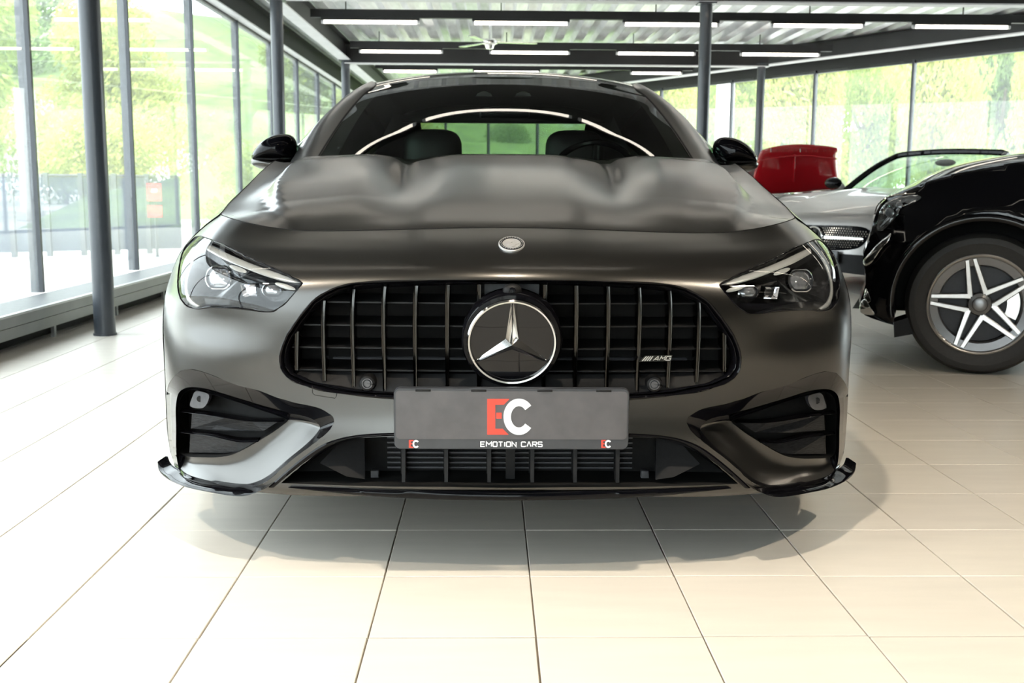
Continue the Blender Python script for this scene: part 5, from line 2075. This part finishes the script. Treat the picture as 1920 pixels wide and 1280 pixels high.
for lc in (0, LW):
    for s in (0, 1):
        mb = MB()
        A = [SPT(a, (.012 if s == 0 else SW - .012), b) for a, b in arch2(lc)]
        B = [SPT(a, (.36 if s == 0 else SW - .36), b) for a, b in arch2(lc)]
        mb.rows([A, B])
        mb.add(B, [tuple(range(len(B)))])
        mb.build('wheel_arch_liner', M_DARK, SUV)
# wheel-arch lip, chrome trim, lamp and splash guard
A = [SPT(a * 1.0, -.004, b) for a, b in arch2(0)]
B = [SPT(a * 1.09, .000, RT + (b - RT) * 1.09) for a, b in arch2(0)]
grid('arch_lip', band(A, B, .010, tuple(SN), n=5, thick=.01), M_BCAR, SUV)
SRr = (on_side(1838, 434)[1] - on_side(1838, 701)[1]) / 2
Mw = Matrix.Translation(SPT(0, -.002, SRr)) @ Matrix(((-SH.x, -SN.x, 0), (-SH.y, -SN.y, 0), (0, 0, 1))).to_4x4()
wheel(SRr, SRr * .715, .25, Mw, SUV, logo=True)
Mw2 = Matrix.Translation(SPT(LW, -.002, SRr)) @ Matrix(((-SH.x, -SN.x, 0), (-SH.y, -SN.y, 0), (0, 0, 1))).to_4x4()
wheel(SRr, SRr * .715, .25, Mw2, SUV, logo=True)
for lc in (0, LW):
    Mw3 = Matrix.Translation(SPT(lc, SW + .002, SRr)) @ Matrix(((SH.x, SN.x, 0), (SH.y, SN.y, 0), (0, 0, 1))).to_4x4()
    wheel(SRr, SRr * .715, .25, Mw3, SUV, logo=True)


def on_skin(px, py, push=.004):
    ins = .05
    for _ in range(6):
        l, z = on_side(px, py, ins)
        ins = g_in(l, z) - push
    return SPT(l, ins, z)


def decal(name, px, m, push=.006, puff=.008, n=40, parent=None):
    lp = [on_skin(a, b, push) for a, b in spline(px, n, True)]
    return mk(name, *pillow(lp, puff, .01, dirv=tuple(SN), k=4, flat=.5), m, parent or SUV)


M_LAMPCL = mat('clear_lamp_silver', (0.55, 0.56, 0.58), rough=0.06, metal=0.9, coat=1.0, noise=0.75, nscale=28)
hl = decal('headlamp', [(1722, 366), (1728, 371), (1708, 381), (1690, 386), (1684, 402), (1668, 420), (1655, 432), (1645, 432), (1646, 410), (1654, 388), (1668, 376), (1692, 368)], M_LAMPCL)
for (a, b, r) in ((1668, 398, 9), (1686, 384, 7)):
    decal('lamp_projector', [(a + r * math.cos(t), b + r * math.sin(t)) for t in np.linspace(0, 6.28, 13)[:-1]], M_CRYS, push=.012, puff=.008, n=20, parent=hl)
A = [on_skin(a, b, .010) for a, b in spline([(1640, 402), (1645, 386), (1656, 374), (1680, 365), (1716, 362)], 24)]
mb = MB()
mb.tube(A, .004, 6)
mb.build('light_guide', M_CHROME, hl)
decal('chrome_intake_trim', [(1618, 490), (1630, 474), (1644, 458), (1664, 442), (1672, 436), (1666, 452), (1652, 468), (1641, 484), (1630, 496), (1622, 498)], M_CHROME, push=.012, puff=.014)
decal('chrome_lip', [(1612, 580), (1614, 566), (1622, 560), (1631, 574), (1640, 589), (1628, 590), (1618, 588)], M_CHROME, push=.012, puff=.01)
decal('lower_grille_edge', [(1620, 560), (1624, 540), (1630, 552), (1632, 564), (1626, 568)], M_CHROME, push=.008, puff=.004)
lp = [SPT(l, .03, z) for l, z in (on_side(1675, 605), on_side(1676, 634), on_side(1716, 627), on_side(1708, 595))]
mb = MB()
mb.extrude(lp, tuple(-SN * .22))
mb.build('splash_guard', M_BLACK, SUV, smooth=False)


# ================================================================== generic far cars
def far_car(root, O, H, paint, width, L, zs, lamp=True):
    """O: middle of the nose on the floor, H: heading. zs: (l back, z centre, z side, half-width) of the top line"""
    W_ = V((-H.y, H.x, 0))
    if W_.dot(CAM - O) < 0 and False:
        W_ = -W_

    def at(w_, l, z):
        q = O - H * l + W_ * w_
        return V((q.x, q.y, z))
    return at


# ---- silver cabriolet behind the wing of the graphite car
CABD = 9.2
q0 = P(1530, 430, y=YO + CABD)
a_ = math.radians(16.7 + 36)
TAIL = V((math.sin(a_), math.cos(a_), 0))
LAT = V((TAIL.y, -TAIL.x, 0))
M_SIL = mat('silver_car_paint', (0.42, 0.41, 0.40), rough=0.34, metal=0.8, coat=0.3, noise=0.03, nscale=500)
CAB = empty('cabriolet_car')
tag(CAB, 'silver open cabriolet with a dotted diamond grille, between the graphite car and the black one', 'car')
O = V((q0.x, q0.y, 0))


def CT(w_, l, z):
    q = O + LAT * w_ + TAIL * l
    return V((q.x, q.y, z))


def cplan(w_):
    return .30 * abs(w_ / .90) ** 2.6


def ring_c(l, hw, z0, z1, zc, n=17):
    pass


hw_ = .90
FR = [(.20, .03), (.26, 0), (.36, .0), (.50, .0), (.60, .01), (.655, .05), (.69, .14)]
rows = []
for z, off in FR:
    rows.append([CT(hw_ * s * (1 - .0 * off), off + cplan(hw_ * s), z + (.03 * abs(s) ** 3 if z > .55 else 0)) for s in np.linspace(-1, 1, 33)])
grid('front_bumper', rows, M_SIL, CAB)
hd = []
for l, z, hwk, zd in ((.14, .69, 1, .03), (.35, .765, 1, .01), (.6, .82, 1, -.01), (.9, .862, 1, -.02), (1.2, .89, .99, -.03), (1.45, .905, .98, -.03)):
    f = max(0, 1 - (l - .14) / .6)
    hd.append([CT(hw_ * hwk * s, l + cplan(hw_ * s) * f, z + zd * abs(s) ** 3 + .018 * math.exp(-((abs(s) - .45) / .1) ** 2) * (1 - f)) for s in np.linspace(-1, 1, 33)])
grid('bonnet', hd, M_SIL, CAB)
for sd in (-1, 1):
    rws = []
    for l in np.linspace(.30, 4.1, 40):
        zt = float(np.interp(l, [.3, .6, .9, 1.45, 2.5, 3.4, 4.1], [.72, .81, .842, .875, .89, .88, .80]))
        wm = hw_ + .02 * math.sin(l)
        rws.append([CT(sd * (wm - .03), l, .20), CT(sd * wm, l, .40), CT(sd * (wm + .01), l, .58), CT(sd * (wm - .01), l, zt - .09), CT(sd * hw_ * (1 if l < 1 else .985), l, zt)])
    grid('body_side', rws, M_SIL, CAB)
    for lc in (.85, 3.3):
        M_ = Matrix.Translation(CT(sd * (hw_ + .015), lc, .32)) @ Matrix(((TAIL.x * sd, -LAT.x * sd, 0), (TAIL.y * sd, -LAT.y * sd, 0), (0, 0, 1))).to_4x4()
        wheel(.32, .225, .22, M_, CAB, logo=True)
    # headlamps and lower corner intakes
    lp = [CT(sd * w_, cplan(w_) + o, z) for w_, z, o in ((.56, .585, 0), (.66, .655, .03), (.78, .70, .06), (.86, .70, .03), (.86, .62, -.01), (.76, .555, -.01), (.64, .55, -.01))]
    mk('headlamp', *pillow(spline(lp, 30, True), .02, .02, dirv=tuple(-TAIL), k=4, flat=.3), M_LAMPCL, CAB)
# grille
lp = [CT(w_, cplan(w_) - .004, z) for w_, z in ((-.50, .53), (-.47, .57), (0, .585), (.47, .57), (.50, .53), (.42, .415), (.30, .385), (0, .375), (-.30, .385), (-.42, .415))]


def nose_patch(name, wz, m, push=.006, parent=None):
    pts = [(float(a), float(b)) for a, b in spline(wz, 60, True)]
    return patch(name, lambda a, b: CT(a, cplan(a) - push, b), pts, [], .03, m, parent or CAB, out=tuple(-TAIL))


gm = nose_patch('grille', [(-.50, .53), (-.47, .57), (0, .585), (.47, .57), (.50, .53), (.42, .415), (.30, .385), (0, .375), (-.30, .385), (-.42, .415)], M_GLOSS)
poly = [(-.485, .53), (-.46, .56), (0, .573), (.46, .56), (.485, .53), (.41, .425), (.29, .395), (0, .385), (-.29, .395), (-.41, .425)]
mb = MB()
for i in range(-23, 24):
    for j in range(10):
        w_, z = i * .022 + (.011 if j % 2 else 0), .392 + j * .019
        if abs(z - .485) < .016 or math.hypot(w_, z - .485) < .10:
            continue
        if not inpoly([(w_, z)], poly)[0]:
            continue
        c = [CT(w_ + a, cplan(w_) - .012, z + b) for a, b in ((-.008, 0), (0, -.008), (.008, 0), (0, .008))]
        p_ = CT(w_, cplan(w_) - .017, z)
        mb.add(c + [p_], [(0, 1, 4), (1, 2, 4), (2, 3, 4), (3, 0, 4)])
o = mb.build('grille_studs', M_CHROME, gm, smooth=False)
o['kind'] = 'stuff'
for sd in (-1, 1):
    lp = [CT(sd * w_, cplan(w_) - .02, z) for w_, z in ((.09, .497), (.44, .493), (.45, .485), (.44, .477), (.09, .473))]
    mb = MB()
    mb.extrude(lp, tuple(TAIL * .02))
    mb.build('grille_bar', M_CHROME, gm, smooth=False)
Ms = Matrix.Translation(CT(0, -.03, .485)) @ Matrix(((LAT.x, TAIL.x, 0), (LAT.y, TAIL.y, 0), (0, 0, 1))).to_4x4()
rr = lathe([(.092, .01), (.093, -.004), (.088, -.008), (.080, -.004), (.078, .008)], 40)
em = grid('star_emblem', [[Ms @ q for q in r] for r in rr], M_CHROME, gm, close_u=True)
mb = MB()
for k in range(3):
    a = math.radians(90 + 120 * k)
    d, e = V((math.cos(a), 0, math.sin(a))), V((-math.sin(a), 0, math.cos(a)))
    mb.add([Ms @ q for q in (d * .084, e * .014, V((0, -.012, 0)), -e * .014)], [(0, 1, 2), (0, 2, 3)])
mb.build('star', M_CHROME, gm, smooth=False)
nose_patch('lower_intake', [(-.84, .21), (-.80, .33), (-.5, .345), (0, .35), (.5, .345), (.80, .33), (.84, .21), (0, .205)], M_BLACK, push=.008)
rbox('plate_holder', (-.26, -.02, .27), (.26, .0, .375), .008, M_PLATEST, CAB, M=Matrix.Translation(O + V((0, 0, 0))) @ Matrix(((LAT.x, TAIL.x, 0), (LAT.y, TAIL.y, 0), (0, 0, 1))).to_4x4() @ Matrix.Translation(V((0, -.02, 0))))
# screen frame, glass, cabin edge, seats, mirror
fl, fr = CT(-.70, 1.42, .885), CT(.70, 1.42, .885)
tl, tr_ = CT(-.56, 2.10, 1.235), CT(.56, 2.10, 1.235)
pts = [fl] + [fl.lerp(tl, t) + V((0, 0, .035 * math.sin(math.pi * t))) for t in np.linspace(.15, .95, 7)] + [tl.lerp(tr_, t) + V((0, 0, .02 * math.sin(math.pi * t))) - TAIL * .08 * math.sin(math.pi * t) for t in np.linspace(.04, .96, 9)] + [fr.lerp(tr_, t) + V((0, 0, .035 * math.sin(math.pi * t))) for t in np.linspace(.95, .15, 7)] + [fr]
mb = MB()
mb.tube(pts, .030, 8)
mb.build('screen_frame', M_GLOSS, CAB)
rws = []
for t in np.linspace(0, 1, 8):
    rws.append([fl.lerp(tl, t).lerp(fr.lerp(tr_, t), s) + V((0, 0, .035 * math.sin(math.pi * t))) - TAIL * .10 * math.sin(math.pi * s) for s in np.linspace(0, 1, 11)])
grid('windscreen', rws, M_CARGLASS, CAB)
for sd in (-.38, .38):
    lp = [CT(sd + x, 2.75 + (.9 - z) * .1, z) for x, z in spline([(-.13, 1.06), (0, 1.08), (.13, 1.06), (.22, .9), (.24, .6), (-.24, .6), (-.22, .9)], 30, True)]
    mk('seat_back', *pillow(lp, .07, .07, dirv=tuple(-TAIL), k=4, flat=.3), M_SEAT, CAB)
mb = MB()
mb.rows([[CT(w_, l, z) for w_ in (-.78, 0, .78)] for l, z in ((1.45, .89), (1.9, .88), (1.95, .6), (2.9, .5), (3.0, .86), (3.3, .88), (4.1, .80), (4.15, .5), (4.1, .25))])
mb.build('cabin_tub', M_SEAT, CAB)
rbox('boot_lid', (-.80, 3.1, .78), (.80, 4.1, .895), .05, M_SIL, CAB, M=Matrix.Translation(O) @ Matrix(((LAT.x, TAIL.x, 0), (LAT.y, TAIL.y, 0), (0, 0, 1))).to_4x4())
mb = MB()
c = CT(.0, 2.0, 1.15)
mk('inner_mirror', *pillow([c + LAT * (.11 * math.cos(t)) + V((0, 0, .035 * math.sin(t))) for t in np.linspace(0, 6.283, 17)[:-1]], .02, .02, dirv=tuple(-TAIL), k=3), M_BLACK, CAB)
for sd in (-1, 1):
    c = CT(sd * .99, 1.62, .95)
    mk('door_mirror', *pillow([c + LAT * (.10 * math.cos(t)) + V((0, 0, .06 * math.sin(t))) for t in np.linspace(0, 6.283, 21)[:-1]], .07, .04, dirv=tuple(-TAIL), k=4), M_GLOSS, CAB)
mb = MB()
mb.add([CT(w_, l, .2) for w_, l in ((-.8, .2), (.8, .2), (.85, 4.0), (-.85, 4.0))], [(0, 1, 2, 3)])
mb.build('underbody_panel', M_DARK, CAB)

# ---- red car with the bonnet up, behind
M_REDC = mat('red_car_paint', (0.30, 0.006, 0.010), rough=0.16, coat=1.0, noise=0.04, nscale=300)
RD = 12.6
REDC = empty('red_car')
tag(REDC, 'red car with its bonnet raised, behind the silver cabriolet', 'car')
yr = YO + RD


def RP(px, py, dy=0):
    return P(px, py, y=yr + dy)


hb = [(1407, 364), (1412, 335), (1420, 302), (1427, 283), (1438, 278), (1470, 272), (1500, 270), (1535, 272), (1560, 275), (1573, 279), (1568, 286), (1568, 310), (1569, 352), (1540, 357), (1480, 362), (1440, 364)]
lp = []
for a, b in spline(hb, 70, True):
    lp.append(RP(a, b, -(360 - b) / 90 * .30 + .30))
bn = mk('raised_bonnet', *pillow(lp, .035, .02, dirv=(0, -1, -.2), k=5, flat=.75), M_REDC, REDC)
mb = MB()
c = [RP(1488, 290, .02), RP(1487, 312, .09), RP(1486, 340, .19)]
mb.tube([q + V((0, -.04, 0)) for q in c], .012, 6)
mb.build('bonnet_rib', M_REDC, bn)
A = [RP(a, b, .0) + V((0, -.035, 0)) for a, b in spline([(1421, 302), (1455, 296), (1500, 292), (1540, 295), (1567, 298)], 24)]
mb = MB()
mb.tube(A, .010, 6)
mb.build('bonnet_rib', M_REDC, bn)
for k in range(11):
    a = 1444 + k * 11
    mb = MB()
    mb.tube([RP(a, 279, .02) + V((0, -.03, 0)), RP(a, 285, .03) + V((0, -.03, 0))], .008, 5)
    mb.build('edge_dimple', M_SATIN if k in (0, 5) else M_REDC, bn)
x0, x1 = RP(1396, 380).x, RP(1588, 380).x
xm, hwr = (x0 + x1) / 2 + .12, .88
zt_ = RP(1490, 366).z
# engine bay and body
rbox('engine_bay', (xm - .66, yr - .55, .45), (xm + .66, yr + .30, zt_ - .03), .03, M_DARK, REDC)
for dx, dy, s, m in ((-.35, -.2, .14, M_SATIN), (-.1, -.35, .16, M_BLACK), (.2, -.25, .18, M_GREYP), (.42, -.1, .1, M_SATIN)):
    rbox('engine_part', (xm + dx - s, yr + dy - .1, zt_ - .05), (xm + dx + s * .8, yr + dy + .1, zt_ + .02), .02, m, REDC)
rows = []
for z, off, k in ((.14, .04, .97), (.25, 0, 1), (.45, 0, 1), (.60, .02, 1), (zt_ - .10, .08, .99), (zt_ - .07, .16, .97)):
    rows.append([V((xm + hwr * k * s, yr - .72 + off + .32 * abs(s) ** 2.6, z)) for s in np.linspace(-1, 1, 25)])
grid('front_bumper', rows, M_REDC, REDC)
for sd in (-1, 1):
    rws = []
    for y in np.linspace(-.40, 3.4, 30):
        zt = float(np.interp(y, [-.4, .2, 1.0, 2.6, 3.4], [zt_ - .06, zt_ + .0, zt_ + .06, zt_ + .06, zt_ - .05]))
        rws.append([V((xm + sd * .80, yr + y, .18)), V((xm + sd * hwr, yr + y, .35)), V((xm + sd * (hwr + .01), yr + y, .58)), V((xm + sd * (hwr - .02), yr + y, zt - .08)), V((xm + sd * (hwr - .10), yr + y, zt)), V((xm + sd * (hwr - .20), yr + y, zt + .005))])
    grid('wing_side', rws, M_REDC, REDC)
    for yc in (.15, 2.6):
        M_ = Matrix.Translation(V((xm + sd * (hwr + .012), yr + yc, .31))) @ Matrix.Rotation(math.radians(90 * sd), 4, 'Z')
        wheel(.31, .21, .21, M_, REDC)
    lp = [V((xm + sd * w_, yr - .735 + .32 * (w_ / hwr) ** 2.6, z)) for w_, z in ((.45, .56), (.60, .62), (.80, .64), (.82, .56), (.70, .50), (.52, .49))]
    mk('headlamp', *pillow(spline(lp, 26, True), .02, .02, k=4, flat=.3), M_LAMPCL, REDC)
lp = [V((xm + w_, yr - .735 + .32 * abs(w_ / hwr) ** 2.6, z)) for w_, z in ((-.5, .22), (-.42, .40), (0, .43), (.42, .40), (.5, .22))]
mk('grille', *pillow(spline(lp, 30, True), .006, .02, k=3, flat=.6), M_BLACK, REDC)
cb = [(.60, zt_ + .05, .70), (1.0, 1.12, .60), (1.4, 1.25, .55), (2.0, 1.25, .55), (2.6, 1.10, .58), (3.1, zt_ + .05, .66)]
rws = [[V((xm + h * s, yr + y, z + .02 * (1 - s * s))) for s in np.linspace(-1, 1, 11)] for y, z, h in spline(cb, 24)]
grid('windscreen', rws[:9], M_CARGLASS, REDC)
grid('roof', rws[8:], M_REDC, REDC)
for sd in (-1, 1):
    grid('side_window', [[r[0 if sd < 0 else -1] for r in rws], [V((xm + sd * .74, r[0].y, zt_ + .05)) for r in rws]], M_GLOSS, REDC)
rbox('tail', (xm - .8, yr + 3.35, .2), (xm + .8, yr + 3.5, zt_), .05, M_REDC, REDC)
